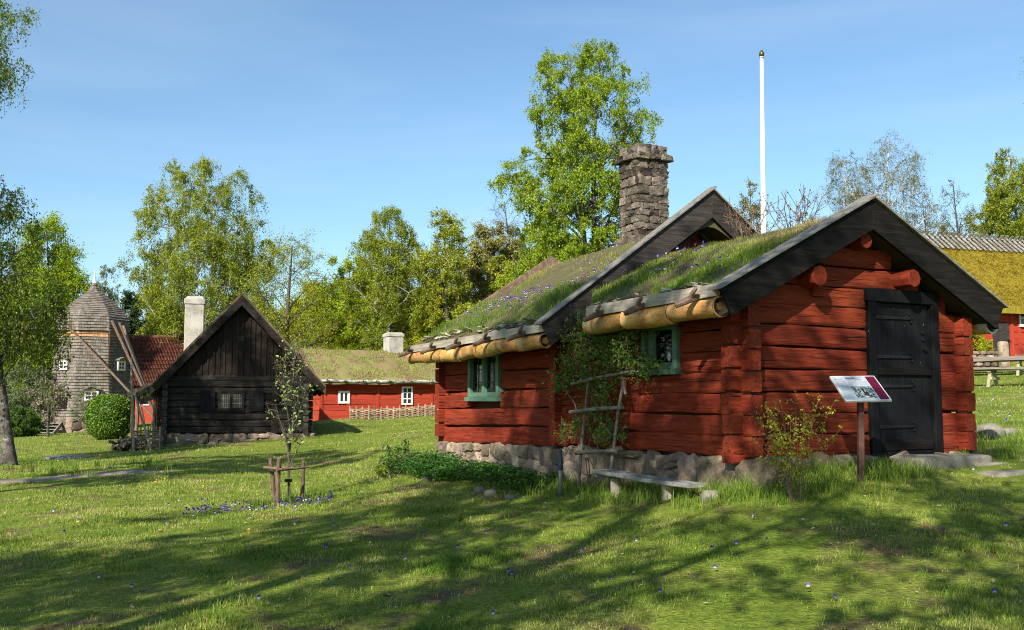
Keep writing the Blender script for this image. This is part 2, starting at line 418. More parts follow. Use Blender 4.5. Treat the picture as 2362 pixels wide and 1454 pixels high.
M['blossom'] = mat('apple_blossom', [(.08, .13, .03), (.13, .17, .05), (.34, .26, .23), (.48, .42, .38)], varramp=True, var=.15, bump=0, trans=.25)
M['black_log'] = wood('black_log', [(.006, .005, .0045), (.013, .0105, .009), (.034, .027, .022)], 0, rough=.65, spec=.18)
M['black_board'] = wood('black_board', [(.007, .005, .004), (.015, .010, .008), (.034, .023, .018)], 2, rough=.7, spec=.15, var=.35)
M['thatch'] = mat('old_thatch', [(.08, .06, .045), (.19, .15, .11), (.28, .23, .17)], scale=(4, 1, 1), ns=5, bump=1, bdist=.05, var=.15)
M['moss_thatch'] = mat('moss_thatch', [(.11, .075, .012), (.215, .155, .012), (.28, .22, .018), (.15, .145, .028)], scale=(5, 1.2, 1.2), ns=3, detail=8, bump=1, bdist=.06, var=.1)
M['moss_blade'] = mat('moss_blades', [(.11, .075, .01), (.225, .16, .012), (.29, .225, .018), (.17, .18, .028)], varramp=True, var=.3, ns=1.2, bump=0)
M['shingle'] = mat('oak_shingle', [(.075, .064, .053), (.148, .128, .108), (.225, .198, .17)], scale=(3, 3, .8), ns=5, bump=.4, var=.26, rough=.85, spec=.1)
M['fresh_shingle'] = mat('fresh_shingle', [(.20, .10, .045), (.34, .19, .095), (.38, .24, .14)], scale=(3, 3, .8), ns=5, var=.2)
M['tile'] = mat('clay_tile', [(.07, .026, .018), (.14, .05, .034), (.20, .082, .058)], ns=3, bump=.4, var=.35, fine=9)
M['red_far'] = mat('red_planks', [(.26, .030, .014), (.36, .045, .022)], scale=(.6, .6, 6), ns=4, bump=.4, var=.12)
M['plaster'] = mat('lime_plaster', [(.16, .145, .12), (.34, .32, .285), (.43, .41, .375)], ns=2.2, detail=8, bump=.3, var=.05)
M['glass_dark'] = None
M['wattle'] = mat('wattle', [(.10, .07, .045), (.22, .17, .115), (.33, .27, .195)], ns=5, var=.4, bump=.4)
M['blue_paint'] = mat('blue_paint', [(.10, .20, .34), (.17, .30, .46)], ns=5, var=.15)
M['sign_post'] = mat('brown_steel', [(.06, .028, .02), (.10, .05, .038)], ns=30, rough=.6, var=.05)
M['sign_frame'] = mat('sign_frame', [(.50, .52, .54), (.6, .62, .64)], ns=10, rough=.4, var=.02, bump=0)
M['pipe'] = mat('grey_pipe', [(.10, .10, .10), (.20, .20, .20)], ns=10, rough=.5, var=.1)
M['pipe_cap'] = mat('blue_pipe_cap', [(.02, .035, .07), (.035, .055, .10)], ns=10, rough=.5, var=.1)
M['path'] = mat('gravel_path', [(.14, .11, .09), (.26, .215, .185)], ns=8, detail=9, fine=10, bump=.8, var=0)


def glass():
    m = bpy.data.materials.new('window_glass'); m.use_nodes = True
    nt = m.node_tree; nt.nodes.clear(); N = nt.nodes.new; L = nt.links.new
    o = N('ShaderNodeOutputMaterial'); g = N('ShaderNodeBsdfGlossy'); g.inputs['Roughness'].default_value = .03
    t = N('ShaderNodeBsdfTransparent'); t.inputs[0].default_value = (.82, .88, .86, 1); fr = N('ShaderNodeFresnel'); fr.inputs[0].default_value = 1.5
    nz = N('ShaderNodeTexNoise'); nz.inputs['Scale'].default_value = 2.5; bp = N('ShaderNodeBump'); bp.inputs['Strength'].default_value = .25; bp.inputs['Distance'].default_value = .02
    L(nz.outputs[0], bp.inputs['Height']); L(bp.outputs[0], g.inputs['Normal'])
    mx = N('ShaderNodeMixShader'); ad = N('ShaderNodeMath'); ad.operation = 'MULTIPLY'; ad.inputs[1].default_value = 1.6
    L(fr.outputs[0], ad.inputs[0]); L(ad.outputs[0], mx.inputs[0]); L(t.outputs[0], mx.inputs[1]); L(g.outputs[0], mx.inputs[2]); L(mx.outputs[0], o.inputs[0])
    return m


M['glass'] = glass()
M['dark_backing'] = mat('dark_backing', [(.008, .008, .009), (.012, .012, .012)], var=0, bump=0)  # near-black: painted room shade behind panes, backing for the black logs

# ------------------------------------------------------------------ light and sky
SUN_AZ = R(25.0)      # light travels this far right of straight ahead
SUN_EL = R(35.0)
Ldir = Vector((math.sin(SUN_AZ) * math.cos(SUN_EL), math.cos(SUN_AZ) * math.cos(SUN_EL), -math.sin(SUN_EL)))
sd = bpy.data.lights.new('sun', 'SUN'); sd.energy = 5.0; sd.angle = R(.53); sd.color = (1.0, .93, .80)
so = bpy.data.objects.new('sun', sd); COL.objects.link(so); so.rotation_euler = Ldir.to_track_quat('-Z', 'Y').to_euler(); so.location = (-20, -40, 40)
W = bpy.data.worlds.new('World'); SC.world = W; W.use_nodes = True
wn = W.node_tree; bg = wn.nodes['Background']
sky = wn.nodes.new('ShaderNodeTexSky'); sky.sky_type = 'NISHITA'; sky.sun_disc = False
sky.sun_elevation = SUN_EL
sky.sun_rotation = math.atan2(-Ldir.x, -Ldir.y)
sky.air_density = 1.0; sky.dust_density = .9; sky.ozone_density = 3.0
tint = wn.nodes.new('ShaderNodeMix'); tint.data_type = 'RGBA'; tint.blend_type = 'MULTIPLY'; tint.inputs[0].default_value = 1; tint.inputs[7].default_value = (.94, 1.06, 1.04, 1)
wn.links.new(sky.outputs[0], tint.inputs[6])
# very thin high cloud in the sky
wtc = wn.nodes.new('ShaderNodeTexCoord'); wmp = wn.nodes.new('ShaderNodeMapping'); wmp.inputs['Scale'].default_value = (1.2, 1.2, 7.0); wmp.inputs['Rotation'].default_value = (0, R(8), R(20))
wnz = wn.nodes.new('ShaderNodeTexNoise'); wnz.inputs['Scale'].default_value = 1.6; wnz.inputs['Detail'].default_value = 7; wnz.inputs['Distortion'].default_value = .5
wmr = wn.nodes.new('ShaderNodeMapRange'); wmr.inputs[1].default_value = .45; wmr.inputs[2].default_value = .85; wmr.inputs[4].default_value = .09
wmx = wn.nodes.new('ShaderNodeMix'); wmx.data_type = 'RGBA'; wmx.inputs[7].default_value = (9.0, 9.4, 9.8, 1)
wn.links.new(wtc.outputs['Generated'], wmp.inputs[0]); wn.links.new(wmp.outputs[0], wnz.inputs['Vector']); wn.links.new(wnz.outputs[0], wmr.inputs[0]); wn.links.new(wmr.outputs[0], wmx.inputs[0])
wn.links.new(tint.outputs[2], wmx.inputs[6]); wn.links.new(wmx.outputs[2], bg.inputs[0]); bg.inputs[1].default_value = .089
SC.view_settings.view_transform = 'Standard'; SC.view_settings.look = 'None'; SC.view_settings.gamma = 1; SC.view_settings.exposure = 1.0
try:
    SC.cycles.use_denoising = True; SC.cycles.denoising_prefilter = 'NONE'
    SC.cycles.filter_width = 1.05
    SC.cycles.max_bounces = 6; SC.cycles.diffuse_bounces = 3; SC.cycles.transmission_bounces = 3; SC.cycles.transparent_max_bounces = 8
    SC.cycles.sample_clamp_indirect = 4.0
except Exception:
    pass

# ------------------------------------------------------------------ cottage frame
U = Vector((.885, .465, 0)); Vv = Vector((-.465, .885, 0))
_k = (P(2082, 920, 12.0).x, 12.0)
C0 = (2.555, 10.80)
E0 = -.92
COT_RZ = math.atan2(.465, .885)


def to_local(x, y):
    dx, dy = np.asarray(x) - C0[0], np.asarray(y) - C0[1]
    return dx * U.x + dy * U.y, dx * Vv.x + dy * Vv.y


def to_world(t, s):
    return C0[0] + t * U.x + s * Vv.x, C0[1] + t * U.y + s * Vv.y


WN, LN, W2, S2 = 3.76, 3.9, 5.0, 8.35       # near width and length, main width, far end


def inside_cottage(x, y, m=0.0):
    t, s = to_local(x, y)
    return ((t > -m) & (t < WN + m) & (s > -m) & (s < LN)) | ((t > -m) & (t < W2 + m) & (s > LN - m) & (s < S2 + m))


# path: a gravel strip on the left
path_px = [(-260, 1128, 18.6), (0, 1110, 19.5), (160, 1094, 20.2), (300, 1080, 20.8), (400, 1072, 21.2)]
PATH = [on_ground(a, c) for a, b, c in path_px]


def path_dist(x, y):
    d = np.full(np.shape(x), 1e9)
    for a, b in zip(PATH[:-1], PATH[1:]):
        ax, ay, bx, by = a.x, a.y, b.x, b.y
        f = np.clip(((x - ax) * (bx - ax) + (y - ay) * (by - ay)) / ((bx - ax) ** 2 + (by - ay) ** 2), 0, 1)
        d = np.minimum(d, np.hypot(x - ax - f * (bx - ax), y - ay - f * (by - ay)))
    return d


# ------------------------------------------------------------------ ground
def ground():
    xs = np.concatenate([-np.geomspace(400, 14, 42), np.arange(-13.6, 13.7, .34), np.geomspace(14, 400, 42)])
    ys = np.concatenate([-np.geomspace(400, 4, 26), np.arange(-3.6, 24, .34), np.geomspace(24.3, 420, 70)])
    X, Y = np.meshgrid(xs, ys)
    Z = tz(X, Y)
    nx, ny = len(xs), len(ys)
    i = np.arange(ny - 1)[:, None] * nx + np.arange(nx - 1)[None]
    Q = np.stack([i, i + 1, i + 1 + nx, i + nx], -1).reshape(-1, 4)
    m = bpy.data.materials.new('lawn_ground'); m.use_nodes = True
    nt = m.node_tree; N = nt.nodes.new; L = nt.links.new; bs = nt.nodes['Principled BSDF']
    tc = N('ShaderNodeTexCoord')

    def nz(s, d=6, w=0):
        n = N('ShaderNodeTexNoise'); n.inputs['Scale'].default_value = s; n.inputs['Detail'].default_value = d; n.inputs['Distortion'].default_value = w
        n.inputs['Roughness'].default_value = .6
        L(tc.outputs['Object'], n.inputs['Vector']); return n
    a, b, c, d = nz(.45), nz(3.0, 8), nz(22, 8), nz(.9, 7, .6)
    r1 = N('ShaderNodeValToRGB'); e = r1.color_ramp.elements
    e[0].position = .32; e[0].color = (.08, .125, .014, 1); e[1].position = .68; e[1].color = (.23, .235, .05, 1)
    e.new(.5).color = (.14, .185, .024, 1)
    mx = N('ShaderNodeMix'); mx.data_type = 'FLOAT'; mx.inputs[0].default_value = .55; L(a.outputs[0], mx.inputs[2]); L(b.outputs[0], mx.inputs[3]); L(mx.outputs[0], r1.inputs[0])
    r2 = N('ShaderNodeMapRange'); r2.inputs[1].default_value = .53; r2.inputs[2].default_value = .64; L(d.outputs[0], r2.inputs[0])
    m2 = N('ShaderNodeMix'); m2.data_type = 'RGBA'; L(r2.outputs[0], m2.inputs[0]); L(r1.outputs[0], m2.inputs[6]); m2.inputs[7].default_value = (.13, .088, .048, 1)
    hv = N('ShaderNodeHueSaturation'); mr = N('ShaderNodeMapRange'); mr.inputs[1].default_value = .3; mr.inputs[2].default_value = .7; mr.inputs[3].default_value = .6; mr.inputs[4].default_value = 1.35
    L(c.outputs[0], mr.inputs[0]); L(mr.outputs[0], hv.inputs['Value']); L(m2.outputs[2], hv.inputs['Color']); L(hv.outputs[0], bs.inputs['Base Color'])
    bp = N('ShaderNodeBump'); bp.inputs['Strength'].default_value = .9; bp.inputs['Distance'].default_value = .06; L(c.outputs[0], bp.inputs['Height']); L(bp.outputs[0], bs.inputs['Normal'])
    bs.inputs['Roughness'].default_value = .95; bs.inputs['Specular IOR Level'].default_value = .1
    g = Geo(); g.add(np.stack([X, Y, Z], -1).reshape(-1, 3), Q, var=.5)
    g.build('ground', m, smooth=True, kind='structure')


ground()


def path():
    g = Geo(); n = 60; V = []
    # smooth centre line
    pts = []
    for i in range(n):
        f = i / (n - 1) * (len(PATH) - 1); k = min(int(f), len(PATH) - 2); a = PATH[k].lerp(PATH[k + 1], f - k); pts.append(a)
    m = 7
    for i, p in enumerate(pts):
        t = (pts[min(i + 1, n - 1)] - pts[max(i - 1, 0)]); t.z = 0; t.normalize(); s = Vector((t.y, -t.x, 0))
        w = (.85 + .12 * math.sin(i * .9) + .08 * math.sin(i * 2.3)) * min(1, (n - i) / 16 + .08)
        for j in range(m):
            q = p + s * (w * (j / (m - 1) - .5) * 2 * .5)
            V.append((q.x, q.y, tz(q.x, q.y) + (.03 if 0 < j < m - 1 else -.02)))
    Q = [(i * m + j, i * m + j + 1, (i + 1) * m + j + 1, (i + 1) * m + j) for i in range(n - 1) for j in range(m - 1)]
    g.add(V, Q, var=.5); g.build('path', M['path'], smooth=True, kind='structure')


path()


def vnoise(x, y, s, seed=0):
    """smooth value noise, vectorised"""
    x = np.asarray(x) * s + seed * 17.3; y = np.asarray(y) * s + seed * 9.1
    xi = np.floor(x).astype(int); yi = np.floor(y).astype(int); fx = x - xi; fy = y - yi
    fx = fx * fx * (3 - 2 * fx); fy = fy * fy * (3 - 2 * fy)
    h = lambda a, b: np.modf(np.abs(np.sin(a * 127.1 + b * 311.7) * 43758.5453))[0]
    return (h(xi, yi) * (1 - fx) + h(xi + 1, yi) * fx) * (1 - fy) + (h(xi, yi + 1) * (1 - fx) + h(xi + 1, yi + 1) * fx) * fy


def lawn():
    g = Geo()
    bands = [(4.6, 7.5, 4300, 1.0), (7.5, 11, 3000, 1.15), (11, 16, 1500, 1.45), (16, 25, 520, 2.0), (25, 40, 130, 3.0), (40, 60, 40, 4.2)]
    for y0, y1, dens, k in bands:
        hw = y1 * .60 + 1.2
        n = int((y1 - y0) * 2 * hw * dens)
        x = RNG.uniform(-hw, hw, n); y = RNG.uniform(y0, y1, n)
        keep = np.abs(x) < y * .60 + 1.2
        keep &= ~inside_cottage(x, y, -.02)
        keep &= path_dist(x, y) > .42 + .2 * RNG.random(n)
        lt, ls_ = to_local(x, y); keep &= ~((lt > 2.1) & (lt < 3.6) & (ls_ > -.55) & (ls_ < .1)) & ~((lt > 3.2) & (lt < 3.9) & (ls_ > -.6) & (ls_ < -.34)) & ~((lt > 2.85) & (lt < 4.2) & (ls_ > -1.1) & (ls_ < -.78))
        bare = vnoise(x, y, .9, 3) * .55 + vnoise(x, y, 3.1, 4) * .45
        soil = vnoise(x, y, .55, 7) * .6 + vnoise(x, y, 2.4, 9) * .4; keep &= (soil < .70) | (y > 13) | (RNG.random(n) < .3)
        keep &= RNG.random(n) < np.clip((bare - .34) * 4.0, .07, 1)
        x, y = x[keep], y[keep]
        tuft = np.clip(vnoise(x, y, 2.1, 1) * .6 + vnoise(x, y, 6.0, 2) * .4, 0, 1)
        t, s = to_local(x, y)
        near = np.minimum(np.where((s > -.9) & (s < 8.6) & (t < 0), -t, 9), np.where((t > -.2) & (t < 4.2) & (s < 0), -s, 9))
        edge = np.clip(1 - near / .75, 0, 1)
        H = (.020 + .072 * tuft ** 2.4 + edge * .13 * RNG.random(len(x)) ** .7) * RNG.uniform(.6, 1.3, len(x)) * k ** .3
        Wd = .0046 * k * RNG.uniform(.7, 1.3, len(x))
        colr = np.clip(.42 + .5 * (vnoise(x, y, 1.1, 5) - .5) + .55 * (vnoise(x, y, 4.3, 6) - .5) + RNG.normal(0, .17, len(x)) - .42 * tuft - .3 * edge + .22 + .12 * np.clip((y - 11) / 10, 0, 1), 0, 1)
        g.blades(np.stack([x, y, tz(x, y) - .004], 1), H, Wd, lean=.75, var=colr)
    # long tufts: round the sapling's stakes, along the foundations and loose in the lawn
    tufts = []
    b = on_ground(655, 14.5)
    for _ in range(26): tufts.append((b.x + random.gauss(0.15, .45), b.y + random.gauss(0, .4), random.uniform(.10, .22), 34))
    for s in np.arange(-.6, 3.8, .035): tufts.append((*to_world(-.10 - random.random() * .75, s), random.uniform(.10, .26), 24))
    for t in np.arange(-.4, 2.1, .028): tufts.append((*to_world(t, -.08 - random.random() * 1.0), random.uniform(.12, .30), 26))
    for t in np.arange(3.5, 4.6, .06): tufts.append((*to_world(t, random.uniform(-.5, .3)), random.uniform(.10, .22), 22))
    for _ in range(60): tufts.append((*to_world(4.2 + random.random() * 3.4, random.uniform(-.3, 1.4)), random.uniform(.10, .25), 22))
    for _ in range(170):
        yy = random.uniform(5.5, 19); tufts.append((random.uniform(-.58, .58) * yy, yy, random.uniform(.06, .13), 16))
    for _ in range(40):
        yy = random.uniform(20, 24.5); q = on_ground(random.uniform(-20, 460), yy); tufts.append((q.x, q.y, random.uniform(.12, .25), 20))
    PX = []; HH = []; CC = []
    for x, y, h, n in tufts:
        if inside_cottage(x, y, 0): continue
        r = h * .55; a = RNG.uniform(0, 6.28, n); rr = np.sqrt(RNG.random(n)) * r
        PX.append(np.stack([x + rr * np.cos(a), y + rr * np.sin(a)], 1)); HH.append(h * RNG.uniform(.5, 1.1, n)); CC.append(np.clip(RNG.normal(.26, .14, n), 0, 1))
    PX = np.concatenate(PX); HH = np.concatenate(HH); CC = np.concatenate(CC)
    g.blades(np.column_stack([PX, tz(PX[:, 0], PX[:, 1]) - .01]), HH, .0058 * np.clip(PX[:, 1] / 10, 1, 2.4), lean=.6, var=CC)
    o = g.build('grass', M['grass'], kind='stuff'); tag(o, 'short spring lawn grass with longer tufts by walls and stakes', 'grass')


lawn()

# ================================================================== red log cottage
cot = thing('red_log_cottage', 'red log cottage with two turf roofs, black door and stone chimney', 'cottage', (C0[0], C0[1], CAMZ + E0), COT_RZ)
z_ = lambda r: r - E0


def roof_near(t):  # top line of the near barge boards
    return 2.37 - .513 * abs(t - 1.83)


def roof_main(t):
    return 3.26 - .714 * abs(t - 2.5)


def windowed(g, axis, fixed, a0, a1, zc, d, h, cuts):
    """a log along axis, split where a window or door opening cuts it"""
    spans = [(a0, a1)]
    for c0, c1, zb, zt in cuts:
        if zc + h * .3 > zb and zc - h * .3 < zt:
            new = []
            for p, q in spans:
                if c1 <= p or c0 >= q: new.append((p, q)); continue
                if c0 - p > .05: new.append((p, c0))
                if q - c1 > .05: new.append((c1, q))
            spans = new
    for p, q in spans:
        A = (fixed, p, z_(zc)) if axis == 1 else (p, fixed, z_(zc))
        B = (fixed, q, z_(zc)) if axis == 1 else (q, fixed, z_(zc))
        g.log(A, B, d, h)


WIN_A = (5.92, 7.08, .03, .78)      # main wall window (s0, s1, z0, z1)
WIN_B = (1.12, 1.84, .37, .93)
# --- side walls
g = Geo(); h = .243
for i in range(7):
    windowed(g, 1, .10, -.125 + random.uniform(-.012, .012), LN + .02, -.665 + h * (i + .5), .18, h * .955, [WIN_B])
g.build('side_wall', M['log_side'], cot, smooth=True)
g = Geo(); h = .29
for i in range(6):
    sag = -.11 * (1 - i / 6)
    A0, A1 = LN - .125 + random.uniform(-.012, .012), S2 + .13
    spans = [(A0, A1)]
    zc = -.70 + h * (i + .5)
    if WIN_A[2] < zc + .09 and WIN_A[3] > zc - .09: spans = [(A0, WIN_A[0]), (WIN_A[1], A1)]
    for a, b in spans:
        za = zc + sag * (a - LN) / 4.5; zb = zc + sag * (b - LN) / 4.5
        g.log((.095, a, z_(za)), (.095, b, z_(zb)), .19, h * .955)
g.build('side_wall', M['log_side'], cot, smooth=True)
# far side walls (turned away from the photograph)
g = Geo()
for i in range(7): g.log((WN - .10, -.125, z_(-.665 + .243 * (i + .5))), (WN - .10, LN, z_(-.665 + .243 * (i + .5))), .18, .24)
for i in range(6): g.log((W2 - .1, LN - .12, z_(-.70 + .29 * (i + .5))), (W2 - .1, S2 + .12, z_(-.70 + .29 * (i + .5))), .18, .285)
g.build('side_wall', M['log_side'], cot, smooth=True)
# --- gables
DOOR = (1.98, 3.23, -.7, 1.35)
g = Geo(); h = .25
for i in range(-1, 11):
    zc = -.54 + h * i + .0
    if i < 0: zc = -.665; hh = .12
    else: hh = h
    if i == 0: zc = -.545 + .02; hh = .22
    lo = -.125 + random.uniform(-.012, .012); hi = WN + .13 + random.uniform(-.012, .012)
    if i >= 0 and zc > 1.02:
        dt = (2.37 - .31 - zc - .03) / .513
        if dt < .12: continue
        lo, hi = 1.83 - dt, 1.83 + dt
    windowed(g, 0, .10, lo, hi, zc, .19, hh * .955, [DOOR])
g.build('gable_wall', M['log_gable'], cot, smooth=True)
for sp, mk in ((LN + .10, 'log_gable'), (S2 - .09, 'log_gable')):
    g = Geo()
    for i in range(0, 15):
        zc = -.58 + .25 * i; lo, hi = -.125, W2 + .13
        if zc > .95 - (.25 if sp > 6 else 0):
            dt = ((3.26 if sp < 6 else 2.72) - .4 - zc - .03) / .714
            if dt < .15: continue
            lo, hi = 2.5 - dt, 2.5 + dt
        g.log((lo, sp, z_(zc)), (hi, sp, z_(zc)), .18, .246, seg=.4)
    g.build('gable_wall', M[mk], cot, smooth=True)
# dark backing added behind the logs to block light, openings left for windows
g = Geo()
zc0, zc1 = z_(-.75), z_(1.08)
for a, b in ((0.03, WIN_B[0]), (WIN_B[1], LN + .05)): g.box((.12, a, zc0), (.17, b, zc1))
g.box((.12, WIN_B[0], zc0), (.17, WIN_B[1], z_(WIN_B[2]))); g.box((.12, WIN_B[0], z_(WIN_B[3])), (.17, WIN_B[1], zc1))
for a, b in ((LN + .05, WIN_A[0]), (WIN_A[1], S2)): g.box((.12, a, zc0 - .1), (.17, b, zc1))
g.box((.12, WIN_A[0], zc0 - .1), (.17, WIN_A[1], z_(WIN_A[2]))); g.box((.12, WIN_A[0], z_(WIN_A[3])), (.17, WIN_A[1], zc1))
g.box((.15, .12, zc0), (DOOR[0], .17, zc1)); g.box((DOOR[1], .12, zc0), (WN - .15, .17, zc1))
g.box((WN - .17, .15, zc0), (WN - .12, LN, zc1)); g.box((W2 - .17, LN, zc0), (W2 - .12, S2, zc1))
g.prism([(.1, .125, z_(1.06)), (WN - .1, .125, z_(1.06)), (1.83, .125, z_(1.98)), (1.8, .125, z_(1.98))], (0, .04, 0))
g.prism([(.1, LN + .12, z_(.6)), (W2 - .1, LN + .12, z_(.6)), (2.53, LN + .12, z_(2.75)), (2.47, LN + .12, z_(2.75))], (0, .04, 0))
g.prism([(.1, S2 - .12, z_(-.8)), (W2 - .1, S2 - .12, z_(-.8)), (W2 - .1, S2 - .12, z_(1)), (.1, S2 - .12, z_(1))], (0, .04, 0))

for ta_, tb_ in ((.035, .155), (WN - .155, WN - .035)): g.box((ta_, -.10, z_(-.62)), (tb_, .03, z_(1.0)))
g.box((-.10, .04, z_(-.62)), (.034, .15, z_(1.0))); g.box((WN - .034, .04, z_(-.62)), (WN + .10, .15, z_(1.0)))
g.box((.2, .2, z_(-.72)), (WN - .2, LN, z_(-.68))); g.box((.2, LN + .2, z_(-.8)), (W2 - .2, S2 - .2, z_(-.76)))
g.build('wall_backing', M['red_core'], cot)
# --- foundation stones
def stones_side(g, p0, p1, zt, zb, nrm, size=(.16, .34), depth=.12):
    """a mortared stone face between two local points; zt/zb are functions of the fraction along"""
    p0 = Vector(p0); p1 = Vector(p1); Ln = (p1 - p0).length; d = (p1 - p0) / Ln; nrm = Vector(nrm)
    rows = []
    a = 0.0
    while a < Ln:
        w = random.uniform(*size) * 1.15
        f = min(1, (a + w / 2) / Ln); top, bot = zt(f), zb(f)
        z = bot - .05
        while z < top - .03:
            hh = random.uniform(*size) * .95
            if z + hh > top - .07: hh = top - z
            sh = random.uniform(-.06, .06)
            c = p0 + d * (a + w / 2 + sh) + nrm * random.uniform(-.03, .015); c.z = z + hh / 2
            tl = random.uniform(-.25, .25)
            ax = d * math.cos(tl) + Vector((0, 0, 1)) * math.sin(tl); az = Vector((0, 0, 1)) * math.cos(tl) - d * math.sin(tl)
            g.stone(c, (ax * w * .56, az * hh * .56, nrm * depth), e=random.uniform(.34, .6), amp=.26, nu=11, nv=7)
            z += hh
        a += w * .93


g = Geo()
stones_side(g, (.06, S2 + .05, 0), (.06, LN - .1, 0), lambda f: z_(-.81 + .10 * f), lambda f: z_(-1.42), (-1, 0, 0), (.15, .36))
stones_side(g, (.10, LN - .1, 0), (.10, -.02, 0), lambda f: z_(-.68), lambda f: z_(-1.32 + .3 * f), (-1, 0, 0), (.26, .6), .16)
stones_side(g, (-.02, .07, 0), (WN, .07, 0), lambda f: z_(-.675), lambda f: z_(-1.08 + .25 * f), (0, -1, 0), (.18, .42), .13)
stones_side(g, (W2 - .05, LN, 0), (W2 - .05, S2, 0), lambda f: z_(-.75), lambda f: z_(-1.3), (1, 0, 0), (.4, .6))
stones_side(g, (0, S2 - .05, 0), (W2, S2 - .05, 0), lambda f: z_(-.82), lambda f: z_(-1.4), (0, 1, 0), (.4, .6))
f_o = g.build('foundation', M['stone'], cot)
g = Geo(); g.box((.015, .02, z_(-1.7)), (WN - .1, LN, z_(-.70))); g.box((.012, LN + .003, z_(-1.75)), (W2 - .1, S2 - .03, z_(-.83)))
g.build('mortar', M['mortar'], f_o)


# --- barge boards
def barge(name, mt, ridge_t, ridge_z, slope, t0, t1, s0, th, depth, parent, perp=True):
    for sgn, te in ((-1, t0), (1, t1)):
        zt_ = ridge_z - slope * abs(te - ridge_t)
        cut = .15 * sgn
        poly = [(ridge_t, s0, z_(ridge_z)), (te, s0, z_(zt_)), (te - cut, s0, z_(zt_ - depth + slope * .15)), (ridge_t, s0, z_(ridge_z - depth))]
        g = Geo(); g.prism(poly, (0, th, 0)); g.build(name, mt, parent, bevel=.006)


barge('barge_board', M['black_wood'], 1.83, 2.37, .513, -.50, 4.16, -.29, .045, .36, cot)
barge('barge_board', M['grey_bargewood'] if 'grey_bargewood' in M else M['dark_grey_wood'], 2.5, 3.26, .714, -.58, 5.58, 3.46, .05, .42, cot)
barge('barge_board', M['branch'], 2.5, 2.90, .64, -.58, 5.58, 8.50, .045, .26, cot)
for (rt, rz_, sl, t0, t1, sa, sb, over) in ((1.83, 2.385, .513, -.54, 4.20, -.33, -.09, .07), (2.5, 3.275, .714, -.62, 5.62, 3.42, 3.63, .06)):
    for sg, te in ((-1, t0), (1, t1)):
        g = Geo()
        ze = rz_ - sl * abs(te - rt)
        r2 = rt - sg * (over if sg < 0 else -.02) * (1 if sg < 0 else 1)
        zr2 = rz_ + (sl * over if sg < 0 else 0)
        g.prism([(r2, sa, z_(zr2)), (te, sa, z_(ze)), (te, sa, z_(ze + .035)), (r2, sa, z_(zr2 + .035))], (0, sb - sa, 0))
        g.build('cap_board', M['pale_grey_wood'], cot, bevel=.006)
# --- purlin ends, vent
for t, z, r, s0 in ((1.80, 1.885, .10, -.21), (.985, 1.41, .125, -.25), (2.56, 1.47, .115, -.25)):
    g = Geo(); g.tube([(t, s0, z_(z)), (t, .3, z_(z))], [r, r * 1.03], k=8)
    g.build('purlin_end', M['log_end'], cot, bevel=.012)
vt = Geo(); vt.box((1.07, -.05, z_(1.20)), (1.25, .02, z_(1.42)))
for i in range(6): vt.beam((1.085, -.056, z_(1.23 + i * .032)), (1.235, -.056, z_(1.23 + i * .032)), .02, .012, var=.1)
vt.build('vent', M['log_end'], cot, bevel=.003)

# --- door
df = Geo(); zb, zt2 = z_(-.69), z_(1.345); y0, y1 = -.045, .13
df.box((1.98, y0, zb), (2.11, y1, zt2 - .16)); df.box((3.10, y0, zb), (3.23, y1, zt2 - .16)); df.box((1.96, y0 - .006, zt2 - .16), (3.25, y1, zt2))
df.box((2.11, y0 + .02, zb - .01), (3.10, y1, zb + .05))
frame_o = df.build('door_frame', M['black_wood_up'], cot, bevel=.008)
dr = Geo(); xa, xb = 2.12, 3.09
edges = [xa, 2.36, 2.63, 2.86, xb]
for a, b in zip(edges[:-1], edges[1:]):
    dr.box((a + .003, .012, zb + .055), (b - .003, .05, zt2 - .165))
dr.box((xa, .045, zb + .055), (xb, .06, zt2 - .165))
door_o = dr.build('door', M['black_wood_up'], cot, bevel=.004)
rl = Geo(); rl.box((xa + .01, -.020, z_(.29)), (xb - .005, .011, z_(.40))); rl.build('door_rail', M['black_wood'], door_o, bevel=.005)
rl = Geo(); rl.box((xa + .01, -.012, zb + .06), (xb - .01, .011, zb + .20)); rl.build('kick_board', M['black_wood'], door_o, bevel=.005)
for z in (1.0, .515, .155, -.34):
    hg = Geo(); zz = z_(z)
    hg.beam((xa + .0, .004, zz), (2.72, .004, zz), .02, .045, w2=.02, h2=.028)
    for k in (1, -1):
        hg.tube([(2.70, .002, zz), (2.75, -.002, zz + k * .012), (2.775, -.004, zz + k * .035), (2.75, -.004, zz + k * .055), (2.735, -.004, zz + k * .04)], .009, k=6)
    hg.tube([(2.72, .002, zz), (2.80, -.003, zz)], [.012, .006], k=6)
    hg.tube([(xa + .01, -.004, zz - .035), (xa + .01, -.004, zz + .035)], .014, k=8)
    for q in (.12, .25, .42): hg.tube([(xa + q, -.010, zz), (xa + q, .0, zz)], .010, k=6)
    hg.build('hinge', M['iron'], door_o)
kg = Geo(); kg.tube([(3.0, -.016, z_(.62)), (3.0, .012, z_(.62))], .03, k=12); kg.tube([(3.0, -.03, z_(.62)), (3.0, -.016, z_(.62))], .014, k=10)
kg.build('handle', M['iron'], door_o)
kg = Geo(); kg.beam((2.965, .004, z_(.74)), (2.965, .004, z_(.83)), .03, .018); kg.tube([(2.965, -.012, z_(.83)), (2.965, .01, z_(.83))], .018, k=10)
kg.tube([(2.965, -.012, z_(.745)), (2.965, .01, z_(.745))], .02, k=10); kg.build('keyhole', M['iron'], door_o)


